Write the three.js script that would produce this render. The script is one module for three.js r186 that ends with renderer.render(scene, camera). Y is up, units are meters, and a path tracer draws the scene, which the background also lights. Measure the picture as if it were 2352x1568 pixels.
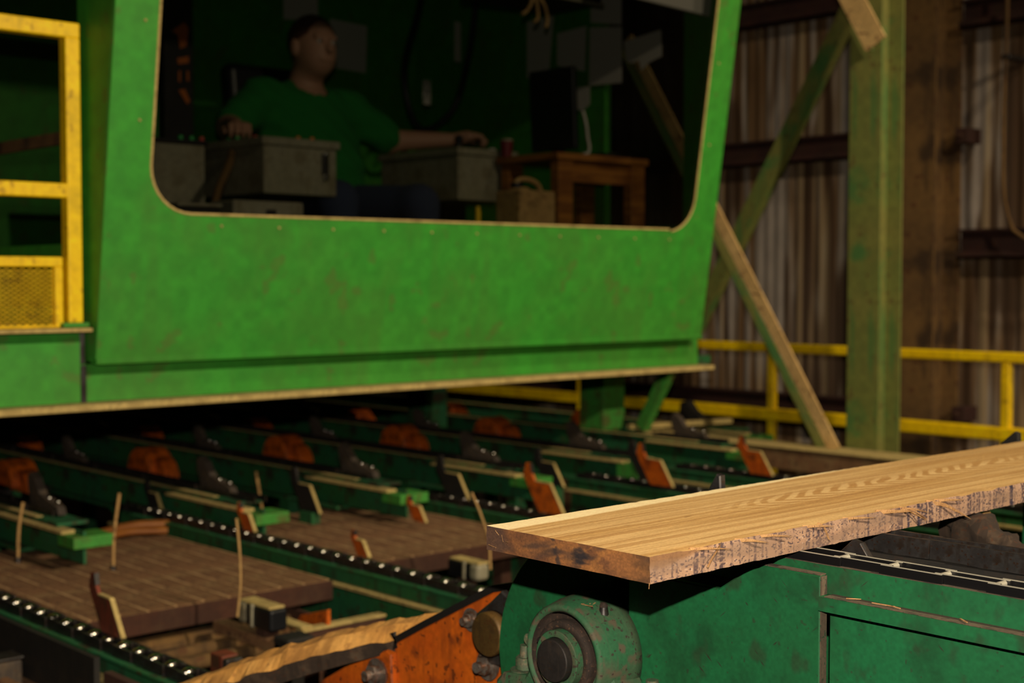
import * as THREE from 'three';
import { RoundedBoxGeometry } from 'three/addons/geometries/RoundedBoxGeometry.js';
import { mergeGeometries, mergeVertices } from 'three/addons/utils/BufferGeometryUtils.js';
import { MarchingCubes } from 'three/addons/objects/MarchingCubes.js';

// ---------------------------------------------------------------- camera, light, exposure
const scene = new THREE.Scene();
scene.background = new THREE.Color(0x000000);
const renderer = new THREE.WebGLRenderer({ antialias: true });
renderer.toneMapping = THREE.LinearToneMapping;
renderer.toneMappingExposure = 1.0;
renderer.shadowMap.enabled = true;

const camera = new THREE.PerspectiveCamera(27.31, 2352 / 1568, 0.05, 60);
const YAW = 42.64 * Math.PI / 180, PITCH = 2.46 * Math.PI / 180;
camera.position.set(0, 1.75, 0);
camera.lookAt(Math.sin(YAW) * Math.cos(PITCH), 1.75 - Math.sin(PITCH), -Math.cos(YAW) * Math.cos(PITCH));
camera.focus = 1.78;
camera.userData.fStop = 5.0;
scene.add(camera);

// the photographer's flash, on the camera's shoe
const flash = new THREE.SpotLight(0xffefd8, 17.5, 0, 0.62, 0.55, 2);
flash.position.set(-0.03, 1.965, 0.035);
flash.target.position.set(2.6, 1.25, -2.85);
flash.castShadow = true; flash.shadow.radius = 0.5;
scene.add(flash, flash.target);

// a high-bay lamp of the mill, and a second one added to brighten the wall, both above and outside the frame (their fittings are built at the end)
const LAMPS = [[2.4, 5.2, 3.2, 112, 0.74], [5.3, 5.3, -0.8, 22, 0.7]];
const lampLights = LAMPS.map(([x, y, z, i, a]) => {
  const l = new THREE.SpotLight(0xffe9c4, i, 0, a, 0.75, 2);
  l.position.set(x, y - 0.06, z);
  l.castShadow = true; l.shadow.radius = 5;
  scene.add(l, l.target); return l;
});
lampLights[0].target.position.set(2.7, 0.9, -3.2);
lampLights[1].target.position.set(5.3, 1.0, -3.2);

// ---------------------------------------------------------------- helpers
let seed = 20240611;
const rnd = () => { seed = (seed * 1664525 + 1013904223) >>> 0; return seed / 4294967296; };
const rr = (a, b) => a + (b - a) * rnd();
const lerp = (a, b, t) => a + (b - a) * t;
const clamp = (v, a = 0, b = 1) => Math.min(b, Math.max(a, v));
const sstep = (a, b, v) => { const t = clamp((v - a) / (b - a)); return t * t * (3 - 2 * t); };
function hash(x, y, s) { let h = (x * 374761393 + y * 668265263 + s * 1442695041) | 0; h = Math.imul(h ^ (h >>> 13), 1274126177); h ^= h >>> 16; return (h >>> 0) / 4294967296; }
function vnoise(x, y, px, py, s) {          // periodic value noise
  const xi = Math.floor(x), yi = Math.floor(y), fx = x - xi, fy = y - yi;
  const u = fx * fx * (3 - 2 * fx), v = fy * fy * (3 - 2 * fy);
  const m = (a, n) => ((a % n) + n) % n;
  const x0 = m(xi, px), x1 = m(xi + 1, px), y0 = m(yi, py), y1 = m(yi + 1, py);
  return lerp(lerp(hash(x0, y0, s), hash(x1, y0, s), u), lerp(hash(x0, y1, s), hash(x1, y1, s), u), v);
}
function fbm(u, v, px, py, s, oct = 4) {
  let a = 0, w = 0.5, t = 0;
  for (let i = 0; i < oct; i++) { const k = 1 << i; a += w * vnoise(u * px * k, v * py * k, px * k, py * k, s + i * 17); t += w; w *= 0.5; }
  return a / t;
}
function tex(w, h, fn, mx, my, srgb = true) {        // fn(u, v) -> [r, g, b] 0..255; mx, my = metres covered
  const d = new Uint8Array(w * h * 4);
  for (let j = 0; j < h; j++) for (let i = 0; i < w; i++) {
    const c = fn(i / w, j / h), o = (j * w + i) * 4;
    d[o] = clamp(c[0], 0, 255); d[o + 1] = clamp(c[1], 0, 255); d[o + 2] = clamp(c[2], 0, 255); d[o + 3] = 255;
  }
  const t = new THREE.DataTexture(d, w, h);
  t.wrapS = t.wrapT = THREE.RepeatWrapping; t.magFilter = THREE.LinearFilter; t.minFilter = THREE.LinearMipmapLinearFilter; t.generateMipmaps = true;
  if (srgb) t.colorSpace = THREE.SRGBColorSpace;
  t.repeat.set(1 / mx, 1 / my); t.needsUpdate = true;
  return t;
}
const mix3 = (a, b, t) => [lerp(a[0], b[0], t), lerp(a[1], b[1], t), lerp(a[2], b[2], t)];
// painted steel: base colour, cloudy variation, grime patches, rust chips, vertical runs
function paintTex(base, o = {}) {
  const { alt = base, grime = [60, 45, 28], grimeAmt = 0.4, chips = 0.5, runs = 0.3, chipCol = [78, 42, 22], m = 0.9, s = 1, n = 512, cloud = 0.8 } = o;
  return tex(n, n, (u, v) => {
    let c = mix3(base, alt, cloud * sstep(0.3, 0.7, fbm(u, v, 4, 4, s)));
    const fine = fbm(u, v, 40, 40, s + 5, 3); c = c.map(q => q * (0.9 + 0.2 * fine));
    const r = fbm(u, v, 22, 3, s + 30, 3); c = mix3(c, grime, runs * sstep(0.56, 0.8, r));
    const g = fbm(u, v, 7, 7, s + 60, 5); c = mix3(c, grime, grimeAmt * sstep(0.52, 0.78, g));
    const k = fbm(u, v, 26, 26, s + 90, 3); c = mix3(c, chipCol, chips * sstep(0.7, 0.78, k));
    return c;
  }, m, m);
}
// machine enamel seen close: even coat, faint smears, small scratches and nicks
function housingTex() {
  const m = 0.42, n = 1024, scr = [];
  for (let i = 0; i < 46; i++) scr.push([rnd(), rnd(), 0.006 + 0.016 * rnd(), 0.5 + 0.5 * rnd(), 0.0014 + 0.0016 * rnd(), rnd()]);
  return tex(n, n, (u, v) => {
    let c = mix3([23, 99, 58], [25, 90, 51], sstep(0.3, 0.7, fbm(u, v, 4, 3, 14)));
    c = mix3(c, [22, 74, 43], 0.7 * sstep(0.5, 0.75, fbm(u, v, 9, 7, 15, 4)));
    c = mix3(c, [46, 58, 38], 0.55 * sstep(0.62, 0.82, fbm(u, v, 13, 9, 16, 4)));
    const sp = fbm(u, v, 60, 60, 18, 2); c = mix3(c, [50, 56, 38], 0.5 * sstep(0.8, 0.9, sp));
    for (const [a, b, l, k, w, q] of scr) {
      let du = u - a, dv = v - b; if (Math.abs(du) > 0.05 || Math.abs(dv) > 0.05) continue;
      const x = du * 0.75 + dv * 0.66 * (q > 0.3 ? -1 : 1), y = -du * 0.66 * (q > 0.3 ? -1 : 1) + dv * 0.75;
      if (Math.abs(x) < l) c = mix3(c, [52, 40, 32], k * (1 - sstep(w * 0.5, w, Math.abs(y))) * (1 - Math.abs(x) / l));
    }
    const f = fbm(u, v, 90, 90, 17, 2); return c.map(q => q * (0.92 + 0.16 * f));
  }, m, m);
}
const M = {};
function std(p) { return new THREE.MeshStandardMaterial({ side: THREE.DoubleSide, ...p }); }

// geometry helpers (all return non-indexed geometry with uv in metres)
function metric(g) {
  g = g.index ? g.toNonIndexed() : g;
  g.deleteAttribute('uv'); if (!g.attributes.normal) g.computeVertexNormals();
  const P = g.attributes.position, N = P.count, uv = new Float32Array(N * 2);
  for (let i = 0; i < N; i += 3) {
    const a = new THREE.Vector3().fromBufferAttribute(P, i), b = new THREE.Vector3().fromBufferAttribute(P, i + 1), c = new THREE.Vector3().fromBufferAttribute(P, i + 2);
    const n = b.clone().sub(a).cross(c.clone().sub(a)), ax = Math.abs(n.x), ay = Math.abs(n.y), az = Math.abs(n.z);
    [a, b, c].forEach((p, k) => {
      const q = ax >= ay && ax >= az ? [p.z, p.y] : ay >= az ? [p.x, p.z] : [p.x, p.y];
      uv[(i + k) * 2] = q[0]; uv[(i + k) * 2 + 1] = q[1];
    });
  }
  g.setAttribute('uv', new THREE.BufferAttribute(uv, 2));
  for (const k of Object.keys(g.attributes)) if (!['position', 'normal', 'uv'].includes(k)) g.deleteAttribute(k);
  return g;
}
function place(g, x, y, z, rx = 0, ry = 0, rz = 0) {
  if (rx || ry || rz) g.applyMatrix4(new THREE.Matrix4().makeRotationFromEuler(new THREE.Euler(rx, ry, rz, 'YXZ')));
  g.translate(x, y, z); return metric(g);
}
const bx = (w, h, d, x, y, z, rx, ry, rz) => place(new THREE.BoxGeometry(w, h, d), x, y, z, rx, ry, rz);
const rb = (w, h, d, r, x, y, z, rx, ry, rz) => place(new RoundedBoxGeometry(w, h, d, 2, Math.min(r, w / 2.01, h / 2.01, d / 2.01)), x, y, z, rx, ry, rz);
// box from its limits
const lim = (x0, x1, y0, y1, z0, z1) => bx(x1 - x0, y1 - y0, z1 - z0, (x0 + x1) / 2, (y0 + y1) / 2, (z0 + z1) / 2);
const rlim = (x0, x1, y0, y1, z0, z1, r = 0.004) => rb(x1 - x0, y1 - y0, z1 - z0, r, (x0 + x1) / 2, (y0 + y1) / 2, (z0 + z1) / 2);
const cyl = (r0, r1, h, x, y, z, axis = 'y', n = 24) => place(new THREE.CylinderGeometry(r1, r0, h, n), x, y, z, axis === 'z' ? Math.PI / 2 : 0, 0, axis === 'x' ? -Math.PI / 2 : 0);
const hex = (r, h, x, y, z, axis) => cyl(r, r, h, x, y, z, axis, 6);
function lathe(pts, x, y, z, axis = 'x', n = 40) {   // pts [radius, along]; along +axis
  const g = new THREE.LatheGeometry(pts.map(p => new THREE.Vector2(p[0], p[1])), n);
  return place(g, x, y, z, axis === 'z' ? Math.PI / 2 : 0, 0, axis === 'x' ? -Math.PI / 2 : 0);
}
// plate in the z-y plane, x0 its front (-x) face, thickness t towards +x;  pts [z, y]
function plateX(pts, x0, t, bevel = 0.0015, holes = []) {
  const sh = new THREE.Shape(pts.map(p => new THREE.Vector2(p[0], p[1])));
  holes.forEach(h => sh.holes.push(new THREE.Path(h.map(p => new THREE.Vector2(p[0], p[1])))));
  const g = new THREE.ExtrudeGeometry(sh, { depth: t - 2 * bevel, bevelEnabled: bevel > 0, bevelSize: bevel, bevelThickness: bevel, bevelOffset: -bevel, bevelSegments: 1, curveSegments: 12 });
  g.translate(0, 0, bevel);                             // local: x=z, y=y, z=thickness
  g.applyMatrix4(new THREE.Matrix4().set(0, 0, 1, x0, 0, 1, 0, 0, 1, 0, 0, 0, 0, 0, 0, 1));
  // x<-z, y<-y, z<-x is a reflection: flip the winding
  const P = g.attributes.position, a = P.array;
  for (let i = 0; i < a.length; i += 9) for (let k = 0; k < 3; k++) { const t2 = a[i + 3 + k]; a[i + 3 + k] = a[i + 6 + k]; a[i + 6 + k] = t2; }
  g.computeVertexNormals();
  return metric(g);
}
// plate in the x-y plane, z0 its back, thickness towards +z
function plateZ(pts, z0, t, bevel = 0.0015, holes = []) {
  const sh = new THREE.Shape(pts.map(p => new THREE.Vector2(p[0], p[1])));
  holes.forEach(h => sh.holes.push(h));
  const g = new THREE.ExtrudeGeometry(sh, { depth: t - 2 * bevel, bevelEnabled: bevel > 0, bevelSize: bevel, bevelThickness: bevel, bevelOffset: -bevel, bevelSegments: 1, curveSegments: 16 });
  g.translate(0, 0, z0 + bevel); return metric(g);
}
function tube(pts, r, seg = 24, rad = 8) {
  return metric(new THREE.TubeGeometry(new THREE.CatmullRomCurve3(pts.map(p => new THREE.Vector3(...p)), false, 'centripetal'), seg, r, rad, false));
}
function bar(a, b, w, h) {                               // square bar between two points
  const A = new THREE.Vector3(...a), B = new THREE.Vector3(...b), g = new THREE.BoxGeometry(w, h, A.distanceTo(B));
  const m = new THREE.Matrix4().lookAt(A, B, Math.abs(B.clone().sub(A).normalize().y) > 0.95 ? new THREE.Vector3(0, 0, 1) : new THREE.Vector3(0, 1, 0)); g.applyMatrix4(m);
  const c = A.clone().add(B).multiplyScalar(0.5); g.translate(c.x, c.y, c.z); return metric(g);
}
const taken = {};
function numbered(n) { taken[n] = (taken[n] ?? -1) + 1; return taken[n] ? n + '_' + String(taken[n]).padStart(3, '0') : n; }
function mesh(name, geos, mat, parent) {
  const list = Array.isArray(geos) ? geos : [geos];
  const g = list.length > 1 ? mergeGeometries(list, false) : list[0];
  const o = new THREE.Mesh(g, mat); o.castShadow = o.receiveShadow = true;
  o.name = parent ? name : numbered(name); (parent || scene).add(o); return o;
}
function tag(o, label, category, group, kind) { o.userData.label = label; if (category) o.userData.category = category; if (group) o.userData.group = group; if (kind) o.userData.kind = kind; return o; }
function thing(name, label, category, group) { const o = new THREE.Group(); o.name = numbered(name); scene.add(o); return tag(o, label, category, group); }
function struct(name, geos, mat, label, category) { const o = mesh(name, geos, mat); o.userData.kind = 'structure'; return tag(o, label, category); }
const ORD = ['first', 'second', 'third', 'fourth', 'fifth', 'sixth', 'seventh', 'eighth'];

// ---------------------------------------------------------------- materials
M.cab = std({ map: paintTex([56, 152, 46], { alt: [64, 149, 48], grime: [76, 126, 46], grimeAmt: 0.35, chips: 0.35, chipCol: [104, 104, 50], runs: 0.25, m: 1.4, s: 3 }), roughness: 0.55 });
M.cabIn = M.cab;                                      // the same paint inside
M.housing = std({ map: housingTex(), roughness: 0.55 });
M.wornGlint = std({ color: 0xc4bfae, metalness: 0.4, roughness: 0.35 });  // worn steel, its pale colour standing in for glints on the near chain
M.bolt = std({ map: paintTex([150, 142, 134], { alt: [124, 112, 102], grime: [120, 70, 44], grimeAmt: 0.6, m: 0.06, s: 83, n: 256 }), metalness: 0.6, roughness: 0.36 });
M.dog = std({ map: paintTex([74, 64, 56], { alt: [58, 50, 44], grime: [96, 80, 60], grimeAmt: 0.6, chips: 0.3, m: 0.2, s: 77, n: 256 }), roughness: 0.8 });
M.deck = std({ map: paintTex([34, 100, 62], { alt: [40, 102, 52], grime: [50, 44, 28], grimeAmt: 0.9, chips: 0.6, runs: 0.5, m: 0.6, s: 21 }), roughness: 0.7 });
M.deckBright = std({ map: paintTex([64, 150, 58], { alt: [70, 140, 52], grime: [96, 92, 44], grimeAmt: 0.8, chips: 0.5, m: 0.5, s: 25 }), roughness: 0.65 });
M.ribDust = std({ map: paintTex([192, 156, 112], { alt: [160, 124, 84], grime: [110, 80, 54], grimeAmt: 0.9, chips: 0.6, m: 0.3, s: 35, n: 256 }), roughness: 1 });
M.dust = std({ map: paintTex([200, 176, 112], { alt: [186, 162, 102], grime: [150, 128, 78], grimeAmt: 0.5, chips: 0.3, chipCol: [70, 70, 40], m: 0.4, s: 33 }), roughness: 1 });
M.post = std({ map: paintTex([116, 124, 58], { alt: [126, 122, 60], grime: [66, 120, 60], grimeAmt: 0.8, chips: 0.3, runs: 0.6, m: 1.1, s: 40 }), roughness: 0.8 });
M.yellow = std({ map: paintTex([255, 214, 0], { alt: [252, 206, 0], grime: [190, 158, 20], grimeAmt: 0.35, chips: 0.25, m: 0.7, s: 46, n: 256 }), roughness: 0.5 });
M.orange = std({ map: paintTex([212, 102, 22], { alt: [192, 84, 20], grime: [112, 52, 24], grimeAmt: 0.75, chips: 0.5, chipCol: [54, 28, 20], m: 0.3, s: 52 }), roughness: 0.5 });
M.red = std({ map: paintTex([122, 52, 30], { alt: [104, 46, 28], grimeAmt: 0.7, m: 0.3, s: 55, n: 256 }), roughness: 0.7 });
M.rust = std({ map: paintTex([136, 98, 66], { alt: [116, 82, 54], grime: [148, 118, 80], grimeAmt: 0.8, chips: 0.7, chipCol: [66, 40, 28], m: 0.5, s: 60 }), roughness: 0.9 });
M.rustDark = std({ map: paintTex([74, 42, 28], { alt: [60, 36, 26], grime: [84, 60, 40], grimeAmt: 0.6, m: 0.5, s: 64, n: 256 }), roughness: 0.9 });
M.girt = std({ map: paintTex([64, 34, 28], { alt: [48, 26, 22], grimeAmt: 0.5, m: 0.8, s: 68, n: 256 }), roughness: 0.85 });
M.brown = std({ map: paintTex([118, 88, 48], { alt: [100, 74, 42], grime: [52, 36, 22], grimeAmt: 0.7, runs: 0.6, m: 1, s: 71, n: 256 }), roughness: 0.9 });
M.black = std({ map: paintTex([26, 24, 22], { alt: [32, 29, 26], grime: [52, 43, 33], grimeAmt: 0.5, chips: 0.2, m: 0.3, s: 75, n: 256 }), roughness: 0.75 });
M.grease = std({ map: paintTex([44, 34, 28], { alt: [58, 44, 36], grime: [92, 70, 56], grimeAmt: 0.5, chips: 0.6, chipCol: [120, 84, 60], m: 0.08, s: 79, n: 256 }), roughness: 0.85 });
M.rubber = std({ color: 0x14100e, roughness: 0.7 });
M.steel = std({ color: 0xb9b4aa, metalness: 1, roughness: 0.22 });
M.steelDark = std({ map: paintTex([84, 82, 82], { alt: [66, 62, 62], grime: [60, 44, 34], grimeAmt: 0.6, m: 0.12, s: 84, n: 256 }), metalness: 0.75, roughness: 0.42 });
M.edge = std({ map: paintTex([96, 82, 66], { alt: [80, 66, 54], grime: [52, 44, 36], grimeAmt: 0.9, chips: 0.9, chipCol: [40, 62, 42], m: 0.1, s: 87, n: 256 }), roughness: 0.9 });
M.shaft = std({ map: paintTex([38, 35, 34], { alt: [48, 44, 42], grime: [70, 60, 52], grimeAmt: 0.4, chips: 0.2, m: 0.1, s: 85, n: 256 }), metalness: 0.3, roughness: 0.6 });
M.bronze = std({ map: paintTex([96, 72, 34], { alt: [84, 64, 32], grimeAmt: 0.4, m: 0.12, s: 86, n: 256 }), metalness: 0.3, roughness: 0.55 });
M.boltGreen = std({ map: paintTex([70, 100, 72], { alt: [100, 96, 80], grime: [130, 116, 92], grimeAmt: 0.9, m: 0.05, s: 88, n: 256 }), roughness: 0.7 });
M.dustyGreen = std({ map: paintTex([44, 100, 64], { alt: [70, 92, 66], grime: [94, 84, 66], grimeAmt: 0.95, chips: 0.8, chipCol: [58, 44, 38], m: 0.12, s: 91 }), roughness: 0.75 });
M.floor = std({ map: paintTex([52, 42, 32], { alt: [40, 34, 28], grime: [84, 66, 42], grimeAmt: 0.6, m: 2, s: 95, n: 256 }), roughness: 1 });
M.darkWall = std({ map: paintTex([46, 42, 34], { alt: [38, 36, 30], grimeAmt: 0.5, m: 3, s: 98, n: 256 }), roughness: 1 });
M.grayBox = std({ map: paintTex([150, 144, 122], { alt: [142, 136, 112], grime: [112, 100, 72], grimeAmt: 0.5, chips: 0.1, runs: 0.2, m: 0.6, s: 101, n: 256 }), roughness: 0.6 });
M.deskWood = std({ map: tex(256, 256, (u, v) => { const g = fbm(u, v, 3, 24, 110, 4); return mix3([176, 112, 44], [136, 80, 30], sstep(0.3, 0.7, g)); }, 0.4, 0.4), roughness: 0.6 });
M.paper = std({ color: 0xcfc8c0, roughness: 0.95 });
M.braceTan = std({ map: paintTex([228, 190, 126], { alt: [212, 172, 110], grime: [160, 128, 78], grimeAmt: 0.4, m: 0.6, s: 116, n: 256 }), roughness: 0.9 });
M.plasticBlack = std({ color: 0x15161a, roughness: 0.4 });
M.tan = std({ map: paintTex([196, 158, 100], { alt: [176, 138, 86], grime: [128, 100, 60], grimeAmt: 0.5, m: 0.4, s: 115, n: 256 }), roughness: 0.9 });
M.splinter = std({ map: paintTex([188, 146, 98], { alt: [160, 116, 70], grime: [122, 86, 54], grimeAmt: 0.6, m: 0.03, s: 117, n: 256 }), roughness: 0.9 });
M.bark = std({ map: paintTex([56, 42, 32], { alt: [44, 34, 27], grime: [96, 78, 60], grimeAmt: 0.7, m: 0.2, s: 118, n: 256 }), roughness: 1 });
M.glass = new THREE.MeshPhysicalMaterial({ color: new THREE.Color(0.36, 0.37, 0.36), transmission: 1, thickness: 0, roughness: 0.14, ior: 1.3, side: THREE.DoubleSide });
// corrugated sheet: galvanised grey with rust running down it
M.sheet = std({ map: tex(1024, 512, (u, v) => {
  const st = fbm(u, v, 110, 4, 130, 3), big = fbm(u, v, 9, 6, 134, 4), col = fbm(u, v, 44, 3, 138, 3), wide = fbm(u, v, 16, 4, 139, 2);
  let c = mix3([150, 140, 132], [172, 160, 150], fbm(u, v, 60, 40, 140, 2));
  c = mix3(c, [110, 82, 52], sstep(0.42, 0.56, 0.3 * st + 0.2 * big + 0.3 * col + 0.2 * wide));
  c = mix3(c, [74, 52, 34], 0.8 * sstep(0.52, 0.66, fbm(u, v, 30, 5, 144, 3)));
  return mix3(c, [184, 162, 124], 0.6 * sstep(0.64, 0.76, fbm(u, v, 80, 3, 148, 2)));
}, 4, 4), roughness: 0.85 });

// ---------------------------------------------------------------- the building
struct('floor', lim(-7, 7.3, -0.2, 0, -12.2, 6.2), M.floor, 'dark sawdust-covered concrete floor under the deck');
struct('ceiling', lim(-7, 7.3, 7.0, 7.2, -12.2, 6.2), M.darkWall, 'dark roof sheeting over the mill');
struct('wall_back', lim(-7, 7.3, 0, 7, -12.2, -12), M.darkWall, 'dark end wall behind the deck');
struct('wall_left', lim(-7, -6.8, 0, 7, -12, 6), M.darkWall, 'dark side wall');
struct('wall_front', lim(-7, 7.3, 0, 7, 6, 6.2), M.darkWall, 'dark end wall');
{ // wall_right: backing slab and corrugated sheets, each sheet a piece
  const w = struct('wall_right', lim(7.1, 7.3, 0, 7, -12, 6), M.darkWall, 'rust-streaked corrugated metal wall behind the railing');
  const PER = 0.076, SW = PER * 12, z00 = -11.9;
  for (let k = 0; k < 19; k++) {
    const pos = [], idx = [], n = 12 * 8, amp = 0.0035, z0 = z00 + k * SW, off = (k % 2) * 0.004;
    for (let r = 0; r < 2; r++) for (let i = 0; i <= n; i++) {
      const z = z0 + SW * 1.02 * i / n, t = ((z - z00) / PER) % 1;
      const prof = sstep(0.05, 0.25, t) - sstep(0.55, 0.75, t);
      pos.push(7.075 - off - amp * prof * 1.6, r ? 6.95 : 0.02, z);
    }
    for (let i = 0; i < n; i++) { const a = i, b = i + 1, c = i + n + 1, d = i + n + 2; idx.push(a, c, b, b, c, d); }
    const g = new THREE.BufferGeometry(); g.setAttribute('position', new THREE.Float32BufferAttribute(pos, 3)); g.setIndex(idx); g.computeVertexNormals();
    const N = g.attributes.normal.array.slice(); const gg = g.toNonIndexed();
    const P = gg.attributes.position, uv = new Float32Array(P.count * 2);
    for (let i = 0; i < P.count; i++) { uv[2 * i] = P.getZ(i); uv[2 * i + 1] = P.getY(i) + k * 0.37; }
    gg.setAttribute('uv', new THREE.BufferAttribute(uv, 2));
    mesh('sheet', gg, M.sheet, w);
  }
}
function girt(y, z0, z1, label, h = 0.1) {
  const t = thing('wall_girt', label, 'girt', 'girts on the corrugated wall');
  mesh('web', lim(6.985, 7.0, y - h / 2, y + h / 2, z0, z1), M.girt, t);
  mesh('flange', lim(6.93, 6.985, y + h / 2 - 0.012, y + h / 2, z0, z1), M.girt, t);
  mesh('flange', lim(6.93, 6.985, y - h / 2, y - h / 2 + 0.012, z0, z1), M.girt, t);
  mesh('lip', lim(6.93, 6.942, y - h / 2, y - h / 2 + 0.04, z0, z1), M.girt, t);
  mesh('web', lim(7.0, 7.045, y - 0.02, y + 0.02, z0, z1), M.girt, t);
}
girt(2.53, -11.8, -4.42, 'dark maroon wall girt at eye height, crossed by the green diagonal brace', 0.15);
girt(3.37, -11.8, -4.42, 'dark maroon wall girt near the top edge, left of the brown column', 0.15);
girt(1.0, -11.8, -4.42, 'dark maroon wall girt low down, behind the yellow railing', 0.15);
girt(1.95, -3.98, 5.8, 'dark maroon wall girt right of the brown column, at mid height', 0.16);
girt(3.18, -3.98, 5.8, 'dark maroon wall girt right of the brown column, near the top edge', 0.15);
for (const [y, w] of [[2.53, 'upper'], [1.03, 'lower']]) {
  const t = thing('girt_clip', `small dark ${w} bracket beside the brown column`, 'bracket');
  mesh('plate', rlim(6.9, 7.04, y - 0.04, y + 0.04, -3.975, -3.9), M.girt, t);
  mesh('bolt', hex(0.014, 0.02, 6.885, y, -3.94, 'x'), M.rustDark, t);
}
{ // brown building column, an H section
  const t = thing('building_column', 'brown steel H column against the corrugated wall', 'column');
  mesh('flange', rlim(6.74, 6.755, 0, 6.98, -4.2, -4.0, 0.003), M.brown, t);
  mesh('web', lim(6.755, 7.0, 0, 6.98, -4.105, -4.095), M.brown, t);
  mesh('flange', rlim(7.0, 7.015, 0, 6.98, -4.25, -4.0, 0.003), M.brown, t);
  mesh('side_plate', rlim(6.80, 6.815, 0, 6.98, -4.34, -4.115, 0.003), M.girt, t);
}
{ // green post
  const t = thing('support_column', 'dusty green steel H column in front of the yellow railing', 'column');
  mesh('web', lim(5.70, 5.87, 0, 6.98, -3.745, -3.735), M.post, t);
  mesh('flange', rlim(5.69, 5.702, 0, 6.98, -3.83, -3.655, 0.003), M.post, t);
  mesh('flange', rlim(5.868, 5.88, 0, 6.98, -3.83, -3.655, 0.003), M.post, t);
  mesh('base_plate', rlim(5.62, 5.95, 0.001, 0.02, -3.9, -3.58, 0.003), M.post, t);
}
{ // braces
  const t = thing('diagonal_brace', 'green angle brace rising to the green column', 'brace');
  mesh('leg', bar([5.98, 1.5, -5.02], [5.98, 3.45, -3.82], 0.012, 0.085), M.post, t);
  mesh('leg', bar([6.005, 1.455, -5.0], [6.005, 3.405, -3.80], 0.05, 0.01), M.post, t);
  mesh('gusset', plateX([[-3.98, 3.2], [-3.7, 3.2], [-3.7, 3.6], [-3.85, 3.6]], 5.975, 0.012), M.post, t);
  const s = thing('brace_stub', 'short tan brace end at the top of the green column', 'brace');
  mesh('leg', bar([5.60, 3.35, -3.93], [5.60, 2.83, -3.63], 0.012, 0.115), M.braceTan, s);
  mesh('leg', bar([5.63, 3.33, -3.98], [5.63, 2.81, -3.68], 0.05, 0.01), M.post, s);
  const l = thing('leaning_brace', 'tan dusty diagonal brace running from the cab down to the deck', 'brace');
  mesh('leg', bar([5.6, 3.05, -5.16], [5.6, 0.955, -3.83], 0.012, 0.06), M.braceTan, l);
  mesh('leg', bar([5.628, 3.01, -5.235], [5.628, 0.955, -3.925], 0.055, 0.012), M.post, l);
}
{ // conduit
  const t = thing('conduit', 'thin tan conduit hanging down the wall with a bend at its foot', 'conduit');
  mesh('pipe', tube([[6.86, 5.0, -3.66], [6.86, 3.2, -3.665], [6.86, 2.45, -3.675], [6.86, 2.15, -3.66], [6.86, 2.0, -3.6], [6.86, 1.955, -3.5], [6.86, 1.95, -3.2]], 0.011, 40), M.brown, t);
  mesh('pipe_upper', tube([[6.86, 5.0, -3.66], [6.86, 5.9, -3.66], [6.95, 6.98, -3.66]], 0.011, 10), M.brown, t);
  mesh('strap', rlim(6.85, 7.05, 2.9, 2.925, -3.69, -3.64), M.steelDark, t);
}
// yellow railing in front of the wall
{
  const t = thing('yellow_railing', 'long yellow pipe railing in front of the corrugated wall', 'railing');
  mesh('top_rail', rlim(6.175, 6.225, 1.365, 1.415, -5.2, 1.5, 0.012), M.yellow, t);
  mesh('lower_rail', rlim(6.17, 6.23, 0.995, 1.06, -9.5, 1.5, 0.012), M.yellow, t);
  for (const z of [-7.5, -6.1, -4.645, -3.285, -1.9, -0.5]) {
    mesh('post', rlim(6.178, 6.222, 0.0, z < -5.2 ? 1.3 : 1.37, z - 0.024, z + 0.024, 0.01), M.yellow, t);
  }
}
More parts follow.
